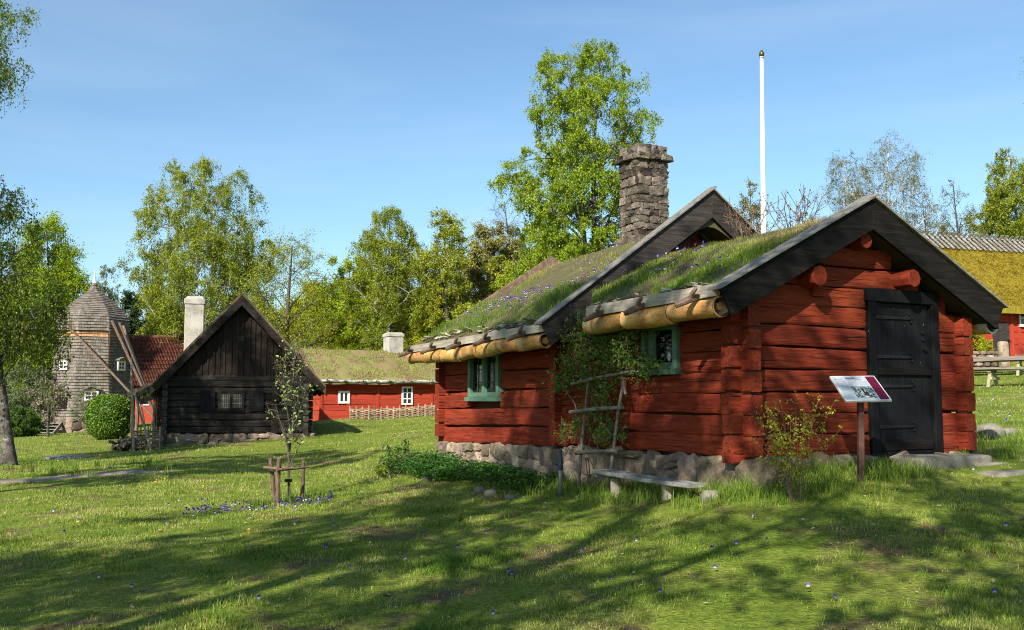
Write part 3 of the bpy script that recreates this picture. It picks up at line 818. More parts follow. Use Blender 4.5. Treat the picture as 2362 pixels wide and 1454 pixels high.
# --- windows (in the side walls, facing -t)
def cot_window(s0, s1, z0, z1, mull, bars, t_out=-.045):
    w = Geo(); fw = .075
    w.box((t_out, s0 - .01, z_(z0)), (.14, s0 + fw, z_(z1))); w.box((t_out, s1 - fw, z_(z0)), (.14, s1 + .01, z_(z1)))
    w.box((t_out + .003, s0 + fw, z_(z1 - fw)), (.14, s1 - fw, z_(z1))); w.box((t_out + .003, s0 + fw, z_(z0)), (.14, s1 - fw, z_(z0 + fw)))
    for m_ in mull: w.box((t_out + .006, m_ - .035, z_(z0 + fw)), (.13, m_ + .035, z_(z1 - fw)))
    fo = w.build('window', M['green_paint'], cot, bevel=.005)
    sl = Geo(); sl.box((t_out - .05, s0 - .04, z_(z0 - .075)), (.12, s1 + .04, z_(z0 - .003))); sl.build('sill', M['green_paint'], fo, bevel=.006)
    gp = Geo(); gp.box((.030, s0 + fw, z_(z0 + fw)), (.033, s1 - fw, z_(z1 - fw))); gp.build('pane', M['glass'], fo)
    b = Geo()
    for kind, p in bars:
        if kind == 'v': b.box((.022, p - .007, z_(z0 + fw)), (.042, p + .007, z_(z1 - fw)))
        else: b.box((.023, s0 + fw, z_(p - .007)), (.041, s1 - fw, z_(p + .007)))
    b.build('glazing_bars', M['dark_grey_wood'], fo)
    rm = Geo()   # black board behind the pane, painted as the unlit room's shade
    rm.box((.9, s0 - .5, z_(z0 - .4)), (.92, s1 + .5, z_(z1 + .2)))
    rm.build('shade_board', M['dark_backing'], fo)
    return fo


cot_window(*WIN_A, [6.5], [('v', 6.2), ('v', 6.79), ('h', .28), ('h', .50)])
cot_window(*WIN_B, [1.66], [('v', 1.29), ('v', 1.43), ('h', .68)])

# --- eaves: plank, birch bark rolls, hooks
def eave(s0, s1, tc, zc, r, pz0, pz1, hooks, n, side=-1, tmid=None):
    cuts = [s0 + (s1 - s0) * i / n + (random.uniform(-.06, .06) if 0 < i < n else 0) for i in range(n + 1)]
    for i in range(n):
        a, b = cuts[i] - (.05 if i else 0), cuts[i + 1] + .04
        rr = r * random.uniform(.9, 1.08)
        pts = []; rad = []
        m = 13
        for j in range(m):
            f = j / (m - 1); s = a + (b - a) * f
            pts.append((tc + random.uniform(-.004, .004), s, z_(zc(s)) + .012 * math.sin(s * 4 + i)))
            rad.append(rr * (1 + .045 * math.sin(s * 5 + i * 2) + random.uniform(-.012, .012)) * (1.05 if j in (0, m - 1) else 1))
        g = Geo(); g.tube(pts, rad, k=18, cap=False)
        g.tube(pts, [q * .86 for q in rad], k=18, cap=False)
        for pp, q in ((pts[0], rad[0]), (pts[-1], rad[-1])):   # the curled edge seen at the ends
            V = []; k = 18
            for jj in range(k):
                an = 2 * math.pi * jj / k
                for q2 in (q, q * .86): V.append((pp[0] + q2 * math.cos(an), pp[1], pp[2] + q2 * math.sin(an)))
            g.add(V, [(2 * jj, 2 * jj + 1, (2 * jj + 3) % (2 * k), (2 * jj + 2) % (2 * k)) for jj in range(k)], var=.1)
        g.tube([pts[0], pts[-1]], .05, k=8, var=.0)
        g.build('bark_gutter', M['bark_roll'], cot, smooth=True)
    npl = 2
    for i in range(npl):
        a = s0 + .02 + (s1 - s0 - .04) * i / npl; b = s0 + .02 + (s1 - s0 - .04) * (i + 1) / npl - .012
        g = Geo(); e = tc - .06 if side < 0 else tc + .06
        f0, f1 = (e - .05, e + .06)
        V = []
        for s in (a, b):
            V += [(f0, s, z_(pz0(s))), (f1, s, z_(pz0(s) + .02)), (f1 + .03, s, z_(pz1(s) + .015)), (f0 + .008, s, z_(pz1(s)))]
        g.add(V, [(0, 1, 2, 3), (7, 6, 5, 4), (0, 4, 5, 1), (1, 5, 6, 2), (2, 6, 7, 3), (3, 7, 4, 0)])
        g.build('eave_plank', M['grey_wood_y'], cot, bevel=.006)
    for s in hooks:
        g = Geo(); q = random.uniform(-.05, .05)
        z0 = pz0(s)
        x = tc - .12
        g.tube([(x + .12, s - .02, z_(z0 + .06)), (x - .03, s, z_(z0 + .015)), (x - .13, s + .05 + q, z_(z0 - .03)), (x - .22, s + .10 + q, z_(z0 - .075))], [.032, .042, .038, .03], k=8)
        g.tube([(x - .06, s + .02, z_(z0 + .0)), (x - .085, s - .05, z_(z0 + .06)), (x - .08, s - .11, z_(z0 + .11))], [.03, .026, .022], k=7)
        g.build('eave_hook', M['branch'], cot, smooth=True)


eave(-.20, 2.42, -.43, lambda s: 1.00 - .015 * s, .125, lambda s: 1.095 - .012 * s, lambda s: 1.235 - .012 * s, [.08, 1.1, 2.0], 3)
sg = lambda s: -.016 * (s - 3.5)
eave(3.50, 8.52, -.50, lambda s: .815 + sg(s) + .02 * math.sin(s * 1.7), .115, lambda s: .93 + sg(s), lambda s: 1.055 + sg(s), [3.95, 5.1, 6.2, 7.25, 8.3], 7)
g = Geo(); pts = [(4.10, s, z_(.96)) for s in (-.12, 1, 2.2, 3.4)]
g.tube(pts, .12, k=18, cap=False); g.tube(pts, .10, k=18, cap=False); g.build('bark_gutter', M['bark_roll'], cot, smooth=True)
g = Geo(); V = []
for j in range(19):
    an = math.pi + math.pi * j / 18
    for q2 in (.125, .108):
        for s in (-.16, -.03): V.append((4.10 + q2 * math.cos(an), s, z_(.97) + q2 * math.sin(an)))
g.add(V, [(4 * j, 4 * j + 1, 4 * j + 5, 4 * j + 4) for j in range(18)] + [(4 * j + 2, 4 * j + 6, 4 * j + 7, 4 * j + 3) for j in range(18)] + [(4 * j, 4 * j + 4, 4 * j + 6, 4 * j + 2) for j in range(18)])
g.build('gutter_lip', M['sign_frame'], cot, smooth=True)


# --- turf roofs
def turf_near(t, s):
    f = 1 - np.abs(t - 1.83) / 2.3
    return 2.37 - .513 * np.sqrt((t - 1.83) ** 2 + .02) - .07 + .05 * np.sin(np.pi * np.clip(f, 0, 1)) + .05 * (vnoise(t, s, 1.7, 8) - .5)


def turf_main(t, s):
    f = np.clip(1 - np.abs(t - 2.5) / 3.08, 0, 1)
    return 3.26 - .714 * np.sqrt((t - 2.5) ** 2 + .03) - .10 - .13 * f - .27 * f * (s - 3.5) / 5.0 + .07 * (vnoise(t, s, 1.3, 9) - .5)


def smax(t, s1):
    """the near roof stops short of the main bargeboard at its left eave"""
    return np.clip(2.48 + np.maximum(t + .40, 0) * 1.5, 0, s1) if s1 < 4 else s1 + 0 * t


def turf(fn, t0, t1, s0, s1):
    g = Geo(); nt_, ns_ = 44, 30
    T, S = np.meshgrid(np.linspace(t0, t1, nt_), np.linspace(s0, s1, ns_))
    S = s0 + (smax(T, s1) - s0) * (S - s0) / (s1 - s0)
    Z = fn(T, S) - E0
    V = np.stack([T, S, Z], -1).reshape(-1, 3); Vb = V.copy(); Vb[:, 2] -= .20
    i = np.arange(ns_ - 1)[:, None] * nt_ + np.arange(nt_ - 1)[None]
    Q = np.stack([i, i + 1, i + 1 + nt_, i + nt_], -1).reshape(-1, 4)
    g.add(np.concatenate([V, Vb]), np.concatenate([Q, Q[:, ::-1] + len(V)]), var=.5)
    rim = list(range(nt_)) + [k * nt_ + nt_ - 1 for k in range(1, ns_)] + [(ns_ - 1) * nt_ + j for j in range(nt_ - 2, -1, -1)] + [k * nt_ for k in range(ns_ - 2, 0, -1)]
    n = len(V); g.Q.append(np.array([(rim[k], rim[k] + n, rim[(k + 1) % len(rim)] + n, rim[(k + 1) % len(rim)]) for k in range(len(rim))])); g.qv.append(np.full(len(rim), .4))
    return g.build('turf_roof', M['turf_soil'], cot, smooth=True)


tn = turf(turf_near, -.40, 4.06, -.22, 3.52)
tm = turf(turf_main, -.46, 5.46, 3.52, 8.50)
g = Geo()
for rt, sl, rz_, ta, tb, s0, s1 in ((1.83, .513, 2.37, -.45, 4.11, -.24, 3.5), (2.5, .714, 3.26, -.55, 5.55, 3.80, 8.49)):
    off = .30 if rt < 2 else .62
    for te in ((ta, tb) if rt < 2 else (.45, 4.55)):
        ze = rz_ - sl * abs(te - rt) - off
        if rt < 2 and te < 0:
            g.prism([(rt, s0, z_(rz_ - off)), (te, s0, z_(ze)), (te, 2.45, z_(ze)), (.3, s1, z_(rz_ - sl * 1.53 - off)), (rt, s1, z_(rz_ - off))], (0, 0, .06)); continue
        g.prism([(rt, s0, z_(rz_ - off)), (te, s0, z_(ze)), (te, s0, z_(ze + .06)), (rt, s0, z_(rz_ - off + .06))], (0, s1 - s0, 0))
g.build('roof_deck', M['roof_deck'], cot)


def roof_grass(fn, t0, t1, s0, s1, n, parent, hfun, cfun, dens):
    t = RNG.uniform(t0, t1, n); s = RNG.uniform(s0, s1, n)
    k = (RNG.random(n) < dens(t, s)) & (s < smax(t, s1) - .02); t, s = t[k], s[k]
    g = Geo(); g.blades(np.stack([t, s, fn(t, s) - E0 - .01], 1), hfun(t, s), .007 * RNG.uniform(.7, 1.3, len(t)), lean=.7, var=np.clip(cfun(t, s) + RNG.normal(0, .14, len(t)), 0, 1))
    return g.build('roof_grass', M['grass_roof'], parent, kind='stuff')


cl = lambda t, s, f, sd_: vnoise(t, s, f, sd_)
roof_grass(turf_near, -.38, 4.0, -.18, 3.45, 52000, tn,
           lambda t, s: (.035 + .135 * cl(t, s, 2.6, 11) ** 1.7 * np.where(t > 1.2, .5, 1.1)) * RNG.uniform(.5, 1.3, len(t)),
           lambda t, s: .28 + .40 * np.clip((t - .3) / 1.3, 0, 1) + .4 * (cl(t, s, 2.2, 12) - .5) + .25 * np.clip(1 - s / 1.2, 0, 1) * np.clip((t - .5), 0, 1),
           lambda t, s: np.clip(.35 + 1.2 * (cl(t, s, 1.9, 13) - .3), .15, 1))
roof_grass(turf_main, -.40, 5.3, 3.62, 8.45, 34000, tm,
           lambda t, s: (.035 + .16 * cl(t, s, 2.4, 14) ** 2) * RNG.uniform(.5, 1.3, len(t)) * np.where(t < .7, 1.2, .8),
           lambda t, s: .22 + .50 * np.clip((t - .6) / 1.5, 0, 1) + .5 * (cl(t, s, 1.8, 15) - .5),
           lambda t, s: np.clip(np.where(t < .85, .8, .25) + .9 * (cl(t, s, 1.6, 16) - .5), .05, 1))


def pansies(spots, spread, n, fn, size, parent=None, name='pansies', lo=.02, hi=.09, pale=0.0):
    """small two-tone flowers: dark petals above, pale ones below"""
    g = Geo(); C = []
    for a, b in spots:
        k = int(n)
        C.append(np.stack([RNG.normal(a, spread[0], k), RNG.normal(b, spread[1], k)], 1))
    C = np.concatenate(C); z = fn(C[:, 0], C[:, 1]) + RNG.uniform(lo, hi, len(C))
    cen = np.column_stack([C, z]); N = len(cen)
    az = RNG.uniform(0, 6.28, N); tint = pale + (1 - pale) * RNG.random(N)
    for q in range(5):
        an = az * 0 + 2 * math.pi * q / 5 + math.pi / 2
        face = np.stack([np.cos(az), np.sin(az), 0 * az], 1); side = np.stack([-np.sin(az), np.cos(az), 0 * az], 1)
        dirv = side * np.cos(an)[:, None] + np.array([0, 0, 1.]) * np.sin(an)[:, None] + face * .25
        c = cen + dirv * size * .45
        wv = side * np.cos(an + 1.57)[:, None] + np.array([0, 0, 1.]) * np.sin(an + 1.57)[:, None]
        V = np.stack([cen, c + wv * size * .34, cen + dirv * size * .85, c - wv * size * .34], 1)
        v = np.clip(np.where(q in (0, 1, 4), tint * (.45 + pale * .5), .55 + tint * .45), 0, 1)
        g.add(V.reshape(-1, 3), np.arange(N * 4).reshape(N, 4), var=v)
    return g.build(name, M['pansy'], parent, kind='stuff')


fn_m = lambda t, s: turf_main(t, s) - E0
sp = [(.45 + .7 * random.random() - .05 * (s - 4), s) for s in np.arange(4.3, 7.6, .2)] + [(.3 + .5 * random.random(), s) for s in np.arange(5.8, 8.2, .25)] + [(1.2, 4.1), (1.5, 4.0), (1.3, 5.2), (1.8, 5.5), (1.1, 4.6)]
pansies(sp, (.17, .15), 6, fn_m, .024, tm, 'roof_pansies', .03, .10)
fn_n = lambda t, s: turf_near(t, s) - E0
pansies([(1.45, 3.1), (1.55, 2.9), (.7, 2.6), (.55, 2.2), (.25, 2.9), (.5, 1.2), (.9, 3.2), (.2, 1.9), (.7, .8), (1.2, 2.6), (1.6, 2.6)], (.22, .25), 6, fn_n, .028, tn, 'roof_pansies', .03, .12)
# --- birch bark flakes along the turf's lower edge
g = Geo()
for _ in range(150):
    if random.random() < .55: t, s, f = -.44 + random.random() * .14, random.uniform(.1, 2.4), turf_near
    else: t, s, f = -.48 + random.random() * .2, random.uniform(3.6, 8.4), turf_main
    zz = float(f(np.array(t), np.array(s))) - E0 + .02 + (.03 if f is turf_main else .05)
    a = random.uniform(0, 6.28); L_ = random.uniform(.03, .10); w = random.uniform(.02, .05)
    d = Vector((math.cos(a), math.sin(a), random.uniform(-.3, .5))) * L_; e = Vector((-math.sin(a), math.cos(a), random.uniform(-.4, .4))) * w
    c = Vector((t, s, zz)); g.add([tuple(c - d - e), tuple(c + d - e), tuple(c + d + e), tuple(c - d + e)], [(0, 1, 2, 3)])
g.build('bark_flakes', mat('bark_flakes', [(.22, .18, .14), (.48, .43, .37)], ns=6, var=.35), cot, kind='stuff')

# --- chimney
def chimney_stones():
    g = Geo(); tC, sC = 2.40, 5.15; hw, hd = .285, .25
    z = 2.15
    def ring(z, h, hw, hd, dep=.10):
        for a, b, n in (((-hw, -hd), (hw, -hd), (0, -1)), ((hw, -hd), (hw, hd), (1, 0)), ((hw, hd), (-hw, hd), (0, 1)), ((-hw, hd), (-hw, -hd), (-1, 0))):
            A = Vector((tC + a[0], sC + a[1], 0)); B = Vector((tC + b[0], sC + b[1], 0)); d = B - A; Ln = d.length; d.normalize(); nn = Vector((n[0], n[1], 0))
            x = random.uniform(-.06, .0)
            while x < Ln:
                w = random.uniform(.13, .34); w = min(w, Ln - x + .03)
                if w < .06: break
                hh = h * random.uniform(.9, 1.02)
                c = A + d * (x + w / 2) - nn * (dep * .65) + nn * random.uniform(-.012, .018); c.z = z_(z + h / 2)
                tl = random.uniform(-.10, .10); zz = Vector((0, 0, 1)); g.stone(c, ((d + zz * tl) * w * .52, (zz - d * tl) * hh * .54, nn * dep), e=random.uniform(.24, .42), amp=.24, nu=12, nv=7)
                x += w
    ring(2.1, .2, hw + .10, hd + .12, .14); ring(2.3, .16, hw + .10, hd + .10, .14); ring(2.46, .14, hw + .05, hd + .06, .12)
    ring(2.60, .14, hw + .03, hd + .04, .12)
    z = 2.74
    while z < 4.00:
        h = random.uniform(.105, .165); ring(z, h, hw, hd); z += h
    ring(z, .10, hw + .05, hd + .05, .14); z += .10
    ring(z, .17, hw - .01, hd - .01); z += .17
    o = g.build('chimney', M['chimney_stone'], cot)
    c = Geo(); c.box((tC - hw + .005, sC - hd + .005, z_(1.9)), (tC + hw - .005, sC + hd - .005, z_(z - .03))); c.build('mortar', M['mortar'], o)
    c = Geo(); c.box((tC - .1, sC - .2, z_(z + .0)), (tC + .27, sC + .2, z_(z + .022))); c.build('cover_slab', M['black_wood'], o, bevel=.005)


chimney_stones()
g = Geo(); g.box((.60, 8.46, z_(1.52)), (1.05, 8.52, z_(1.68))); g.build('barge_end', M['white_paint'], cot, bevel=.006)

# ================================================================== the other buildings
class Frame:
    """a building frame: local x along the facade, y into the building, z up (z given relative to the eye level)"""
    def __init__(self, px, Y, ang):
        self.o = (P(px, 920, Y).x, Y); self.a = R(ang); self.c, self.s = math.cos(self.a), math.sin(self.a)

    def root(self, name, label, cat, z):
        self.z0 = z; self.e = thing(name, label, cat, (self.o[0], self.o[1], CAMZ + z), self.a); return self.e

    def world(self, t, s):
        return self.o[0] + t * self.c - s * self.s, self.o[1] + t * self.s + s * self.c

    def t(self, px, s=0.0, py=920):
        """local x of the point on the line y = s seen in direction px"""
        lo, hi = -60.0, 60.0
        q = (px - CX) / F
        for _ in range(60):
            m = (lo + hi) / 2; x, y = self.world(m, s)
            k = y * math.cos(TH) + 0
            if x / k < q * 1.0037 * 1.0: lo = m
            else: hi = m
        return (lo + hi) / 2

    def z(self, py, px, t, s=0.0):
        """local z of the point at (t, s) seen at height py"""
        x, y = self.world(t, s); return P(px, py, y).z - CAMZ - self.z0

    def at(self, px, py, s=0.0):
        t = self.t(px, s); return t, self.z(py, px, t, s)


def sash(parent, fr, px0, px1, py0, py1, nv, nh, mt, s=-.03, sill=True, bar=.035, fwid=.07):
    t0, zt = fr.at(px0, py0, s); t1, zb = fr.at(px1, py1, s)
    g = Geo(); d = .06
    g.box((t0, s, zb), (t0 + fwid, s + d, zt)); g.box((t1 - fwid, s, zb), (t1, s + d, zt)); g.box((t0 + fwid, s + .003, zb), (t1 - fwid, s + d, zb + fwid)); g.box((t0 + fwid, s + .003, zt - fwid), (t1 - fwid, s + d, zt))
    for i in range(1, nv): x = t0 + (t1 - t0) * i / nv; g.box((x - bar / 2, s + .006, zb + fwid), (x + bar / 2, s + d - .01, zt - fwid))
    for i in range(1, nh): z = zb + (zt - zb) * i / nh; g.box((t0 + fwid, s + .009, z - bar / 2), (t1 - fwid, s + d - .013, z + bar / 2))
    w = g.build('window', mt, parent)
    p = Geo(); p.box((t0 + fwid, s + .035, zb + fwid), (t1 - fwid, s + .045, zt - fwid)); p.build('pane', M['far_glass'], w)
    if sill:
        q = Geo(); q.box((t0 - .05, s - .05, zb - .06), (t1 + .05, s + .05, zb - .003)); q.build('sill', mt, w)
    return w, t0, t1, zb, zt


M['far_glass'] = mat('far_window_glass', [(.012, .014, .016), (.03, .035, .04)], ns=2, rough=.08, spec=.6, var=.1, bump=0)
M['old_roof'] = mat('old_thatch_roof', [(.035, .025, .018), (.09, .066, .044), (.10, .078, .045), (.17, .135, .095)], ns=2.5, detail=9, bump=1, bdist=.05, var=0)
M['dry_turf'] = mat('dry_turf', [(.10, .065, .035), (.19, .13, .07), (.16, .165, .05), (.26, .20, .10)], ns=1.6, detail=9, fine=6, bump=1, bdist=.06, var=0)


def gable_roof(mt, parent, t0, t1, s_eave0, s_ridge, s_eave1, ze, zr, th, name='roof', n=28, wob=.03, zr2=None):
    """a thick roof skin over a ridge that runs along x"""
    g = Geo(); m = 21
    for side, se in ((0, s_eave0), (1, s_eave1)):
        T, Fz = np.meshgrid(np.linspace(t0, t1, n), np.linspace(0, 1, m))
        S = se + (s_ridge - se) * Fz
        zrr = zr + ((zr2 - zr) if zr2 is not None else 0) * (T - t0) / (t1 - t0)
        Z = ze + (zrr - ze) * Fz + wob * (vnoise(T, S, 1.3, 21 + side) - .5) * 2 + .10 * np.sin(Fz * math.pi) * .4
        V = np.stack([T, S, Z], -1).reshape(-1, 3); B = V.copy(); B[:, 2] -= th
        i = np.arange(m - 1)[:, None] * n + np.arange(n - 1)[None]
        Q = np.stack([i, i + 1, i + 1 + n, i + n], -1).reshape(-1, 4)
        if side: Q = Q[:, ::-1]
        g.add(np.concatenate([V, B]), np.concatenate([Q, Q[:, ::-1] + len(V)]), var=.5)
        rim = list(range(n)) + [k * n + n - 1 for k in range(1, m)] + [(m - 1) * n + j for j in range(n - 2, -1, -1)] + [k * n for k in range(m - 2, 0, -1)]
        N0 = len(V); q = np.array([(rim[k], rim[k] + N0, rim[(k + 1) % len(rim)] + N0, rim[(k + 1) % len(rim)]) for k in range(len(rim))]) + g.n - 2 * N0
        g.Q.append(q); g.qv.append(np.full(len(q), .4))
    return g.build(name, mt, parent, smooth=True)


# ---------------------------------------------------------------- black timber house, gable to the viewer
fr = Frame(553, 31.5, 15.66)
bh = fr.root('black_timber_house', 'black tarred log house with steep boarded gable and white chimney', 'house', -1.59)
zq = lambda z: z + 1.59
tl, tr = -2.38, 2.20
g = Geo(); h = .212
for i in range(9):
    zc = -1.12 + h * (i + .5)
    g.log((tl - .14, .09, zq(zc)), (1.02 if i < 8 else tr + .14, .09, zq(zc)), .17, h * .97, ch=.03, amp=.014) if i < 8 else None
    g.log((1.1, .09, zq(zc)), (tr + .14, .09, zq(zc)), .17, h * .97, ch=.03, amp=.014) if i < 8 else None
g.log((tl - .14, .08, zq(.655)), (tr + .14, .08, zq(.655)), .17, .19, ch=.03)
g.build('gable_wall', M['black_log'], bh, smooth=True)
g = Geo(); g.box((tl, .12, zq(-1.15)), (tr, .18, zq(.75))); g.prism([(tl + .1, .13, zq(.70)), (tr - .1, .13, zq(.70)), (.02, .13, zq(3.0)), (-.02, .13, zq(3.0))], (0, .05, 0))
g.box((tl + .02, .18, zq(-1.2)), (tl + .12, 8.6, zq(.6))); g.box((tr - .12, .18, zq(-1.2)), (tr - .02, 8.6, zq(.6))); g.box((tl + .1, 8.5, zq(-1.2)), (tr - .1, 8.6, zq(.6)))
g.build('wall_backing', M['dark_backing'], bh)
g = Geo()
for i in range(8):
    zc = -1.12 + h * (i + .5) - .08
    for tt in (tl + .09, tr - .09): g.log((tt, -.14, zq(zc)), (tt, 8.6, zq(zc)), .17, h * .96, ch=.03, seg=.4)
g.build('side_wall', mat('black_side_log', [(.012, .010, .009), (.03, .025, .022), (.05, .043, .038)], ns=5, rough=.6), bh, smooth=True)
g = Geo(); g.box((1.01, -.03, zq(-1.13)), (1.22, .05, zq(.56))); g.build('post', M['black_board'], bh, bevel=.01)
g = Geo(); x = tl + .12
while x < tr - .1:
    w = random.uniform(.15, .22); xc = x + w / 2
    top = 3.38 - 1.11 * abs(xc) - .42 - .02
    if top > .80:
        g.prism([(x, .03, zq(.745)), (x + w - .006, .03, zq(.745)), (x + w - .006, .03, zq(max(.76, 3.38 - 1.11 * abs(x + w) - .4))), (x, .03, zq(max(.76, 3.38 - 1.11 * abs(x) - .4)))], (0, .03, 0))
        if top > .9: g.box((x + w - .03, -.005, zq(.745)), (x + w + .02, .0295, zq(max(.78, 3.38 - 1.11 * abs(x + w) - .45))))
    x += w
g.build('gable_boarding', M['black_board'], bh)
g = Geo(); g.box((-.02 - .09, -.012, zq(1.86)), (.10, .028, zq(2.02))); g.build('hatch', M['dark_grey_wood'], bh, bevel=.005)
wv, a0, a1, b0, b1 = sash(bh, fr, 506, 566, 903, 948, 2, 1, M['black_board'], s=-.045, sill=False, fwid=.09, bar=.09)
p = Geo()
for half in (0, 1):
    c0 = a0 + .09 + (a1 - a0 - .18) / 2 * half + (.045 if half else 0); c1 = c0 + (a1 - a0 - .18) / 2 - .045
    for i in range(0, 5): x = c0 + (c1 - c0) * i / 4; p.box((x - .009, -.035, b0 + .09), (x + .009, -.012, b1 - .09))
    for i in range(0, 4): z = b0 + .09 + (b1 - b0 - .18) * i / 3; p.box((c0, -.036, z - .009), (c1, -.013, z + .009))
p.build('glazing_bars', M['grey_wood_x'], wv)
for pa, pb in ((463, 499), (578, 611)):
    t0, zt = fr.at(pa, 902, -.05); t1, zb = fr.at(pb, 948, -.05)
    g = Geo(); n = 3
    for i in range(n): g.box((t0 + (t1 - t0) * i / n + .003, -.06, zb), (t0 + (t1 - t0) * (i + 1) / n - .003, -.03, zt))
    g.build('shutter', M['dark_board2'] if 'dark_board2' in M else M['black_wood_up'], bh)
g = Geo()
def st_row(g, a, b, zt, zb, nrm, size):
    p0 = Vector(a); p1 = Vector(b); stones_side(g, p0, p1, lambda f: zt, lambda f: zb, nrm, size, .12)
st_row(g, (tl - .1, .05, 0), (tr + .05, .05, 0), zq(-1.14), zq(-1.62), (0, -1, 0), (.22, .42))
st_row(g, (tl, 4, 0), (tl, -.0, 0), zq(-1.14), zq(-1.6), (-1, 0, 0), (.25, .4))
g.box((tl + .05, .12, zq(-2)), (tr - .05, 8.5, zq(-1.16)))
g.build('foundation', M['stone'], bh)
M['brown_black'] = wood('brown_black_wood', [(.010, .0075, .006), (.022, .017, .014), (.04, .033, .028)], 0, rough=.8, spec=.1)
# roof: ridge runs away from the viewer
g = Geo()
for sgn in (-1, 1):
    n1, n2 = 26, 14
    S_, Fz = np.meshgrid(np.linspace(-.28, 8.8, n1), np.linspace(0, 1, n2))
    T_ = sgn * 2.72 * (1 - Fz); Z_ = 3.38 - 1.11 * np.abs(T_) + .06 + .07 * (vnoise(S_, T_, 1.4, 31) - .5)
    V = np.stack([T_, S_, Z_ + 1.59], -1).reshape(-1, 3); B = V.copy(); B[:, 2] -= .3
    i = np.arange(n2 - 1)[:, None] * n1 + np.arange(n1 - 1)[None]; Q = np.stack([i, i + 1, i + 1 + n1, i + n1], -1).reshape(-1, 4)
    off = g.n
    g.add(np.concatenate([V, B]), np.concatenate([Q, Q + len(V)]), var=.5)
    rim = list(range(n1)) + [k * n1 + n1 - 1 for k in range(1, n2)] + [(n2 - 1) * n1 + j for j in range(n1 - 2, -1, -1)] + [k * n1 for k in range(n2 - 2, 0, -1)]
    g.Q.append(np.array([(rim[k], rim[k] + len(V), rim[(k + 1) % len(rim)] + len(V), rim[(k + 1) % len(rim)]) for k in range(len(rim))]) + off); g.qv.append(np.full(len(rim), .5))
g.build('roof', M['old_roof'], bh, smooth=True)
for sgn in (-1, 1):
    te = sgn * 2.68
    g = Geo(); zt = 3.38 - 1.11 * 2.68
    g.prism([(0, -.34, zq(3.36)), (te, -.34, zq(zt)), (te - sgn * .15, -.34, zq(zt - .17)), (0, -.34, zq(3.02))], (0, .05, 0))
    g.build('barge_board', M['brown_black'], bh, bevel=.01)
g = Geo()
tc, zc = fr.at(446, 800, 4.2)
hw = .33
g.box((tc - hw, 4.0, zc - 1.2), (tc + hw, 4.75, zq(0) + 3.42)); g.box((tc - hw - .03, 3.97, zq(3.42)), (tc + hw + .03, 4.78, zq(3.62)))
g.prism([(tc - hw, 4.0, zq(3.62)), (tc + hw, 4.0, zq(3.62)), (tc + hw - .08, 4.1, zq(3.72)), (tc - hw + .08, 4.1, zq(3.72))], (0, .6, 0))
g.build('chimney', M['plaster'], bh, bevel=.02)
# lean-to on the left side
g = Geo()
g.prism([(-2.55, .35, zq(.42)), (-3.45, .35, zq(.02)), (-3.45, .35, zq(.22)), (-2.55, .35, zq(.62))], (0, 2.4, 0))
g.build('lean_to_roof', M['old_roof'], bh)
g = Geo(); g.prism([(-2.5, .2, zq(.05)), (-3.05, .2, zq(-.20)), (-3.05, .2, zq(-.02)), (-2.5, .2, zq(.22))], (0, .1, 0)); g.prism([(-2.75, .25, zq(.44)), (-3.2, .25, zq(.18)), (-3.14, .25, zq(.06)), (-2.7, .25, zq(.30))], (0, .08, 0)); g.build('lean_to_board', M['dark_grey_wood'], bh)
for tt, ss in ((-2.62, .3), (-2.5, .3), (-3.35, 2.5), (-3.3, .5)):
    g = Geo(); g.tube([(tt, ss, zq(-1.6)), (tt + .02, ss, zq(.3))], .06, k=7); g.build('lean_to_post', M['branch'], bh)
g = Geo(); n = 900
t = RNG.uniform(-3.05, -2.5, n); s = RNG.uniform(.25, 1.6, n); g.blades(np.stack([t, s, zq(.10 + (t + 2.5) * .45 + .1)], 1), RNG.uniform(.10, .24, n), .02, var=RNG.uniform(.2, .8, n))
g.build('lean_to_grass', M['grass_roof'], bh, kind='stuff')

# things standing by its corner
def pole(label, p0, p1, r, mt=M['branch_pale'], nm='pole', cat='pole', group=None):
    g = Geo(); d = p1 - p0; m = [p0 - d * .03] + [p0 + d * f + Vector((random.uniform(-.02, .02), 0, 0)) for f in (.25, .5, .75)] + [p1]
    g.tube(m, [r, r * .95, r * .9, r * .8, r * .65], k=8); return tag(g.build(nm, mt, smooth=True), label, cat, group)


b0 = on_ground(308, 29.0); pole('tall thin pole standing upright between the round bush and the black house', b0, P(303, 825, 29.2), .042)
pole('pole leaning sideways against the tall thin pole by the black house', on_ground(348, 29.2), P(301, 880, 29.4), .036)
pole('short crooked pole crossed with another beside the lean-to', on_ground(334, 30.4), P(356, 962, 30.6), .03)
pole('pale crooked branch pole propped under the lean-to roof', on_ground(341, 30.7), P(326, 940, 31.0), .035)
g = Geo(); c = on_ground(335, 29.6)
for i in range(9):
    z = .06 + i * .065; x0 = -.45
    pts = [(c.x + x0 + .9 * f / 8, c.y + .05 * math.sin(f * 2.4 + i * 3.14) + .2 * math.sin(f / 8 * 3), c.z + z + random.uniform(-.015, .015)) for f in range(9)]
    g.tube(pts, .022, k=5)
for i in range(5): x = c.x - .42 + i * .21; g.tube([(x, c.y + .2 * math.sin(i / 4 * 3), c.z - .05), (x, c.y + .2 * math.sin(i / 4 * 3), c.z + .72)], .025, k=6)
tag(g.build('wattle_hurdle', M['wattle'], smooth=True), 'small woven wattle hurdle at the black house corner', 'hurdle')
g = Geo(); c = on_ground(292, 30.0)
for i in range(40):
    p = c + Vector((random.uniform(-.45, .45), random.uniform(-.3, .3), .05 + random.random() * .28)); a = random.uniform(-.5, .5)
    d = Vector((math.sin(a) * .16, -.28 * math.cos(a), random.uniform(-.05, .1))); g.tube([p - d, p + d], random.uniform(.03, .055), k=7)
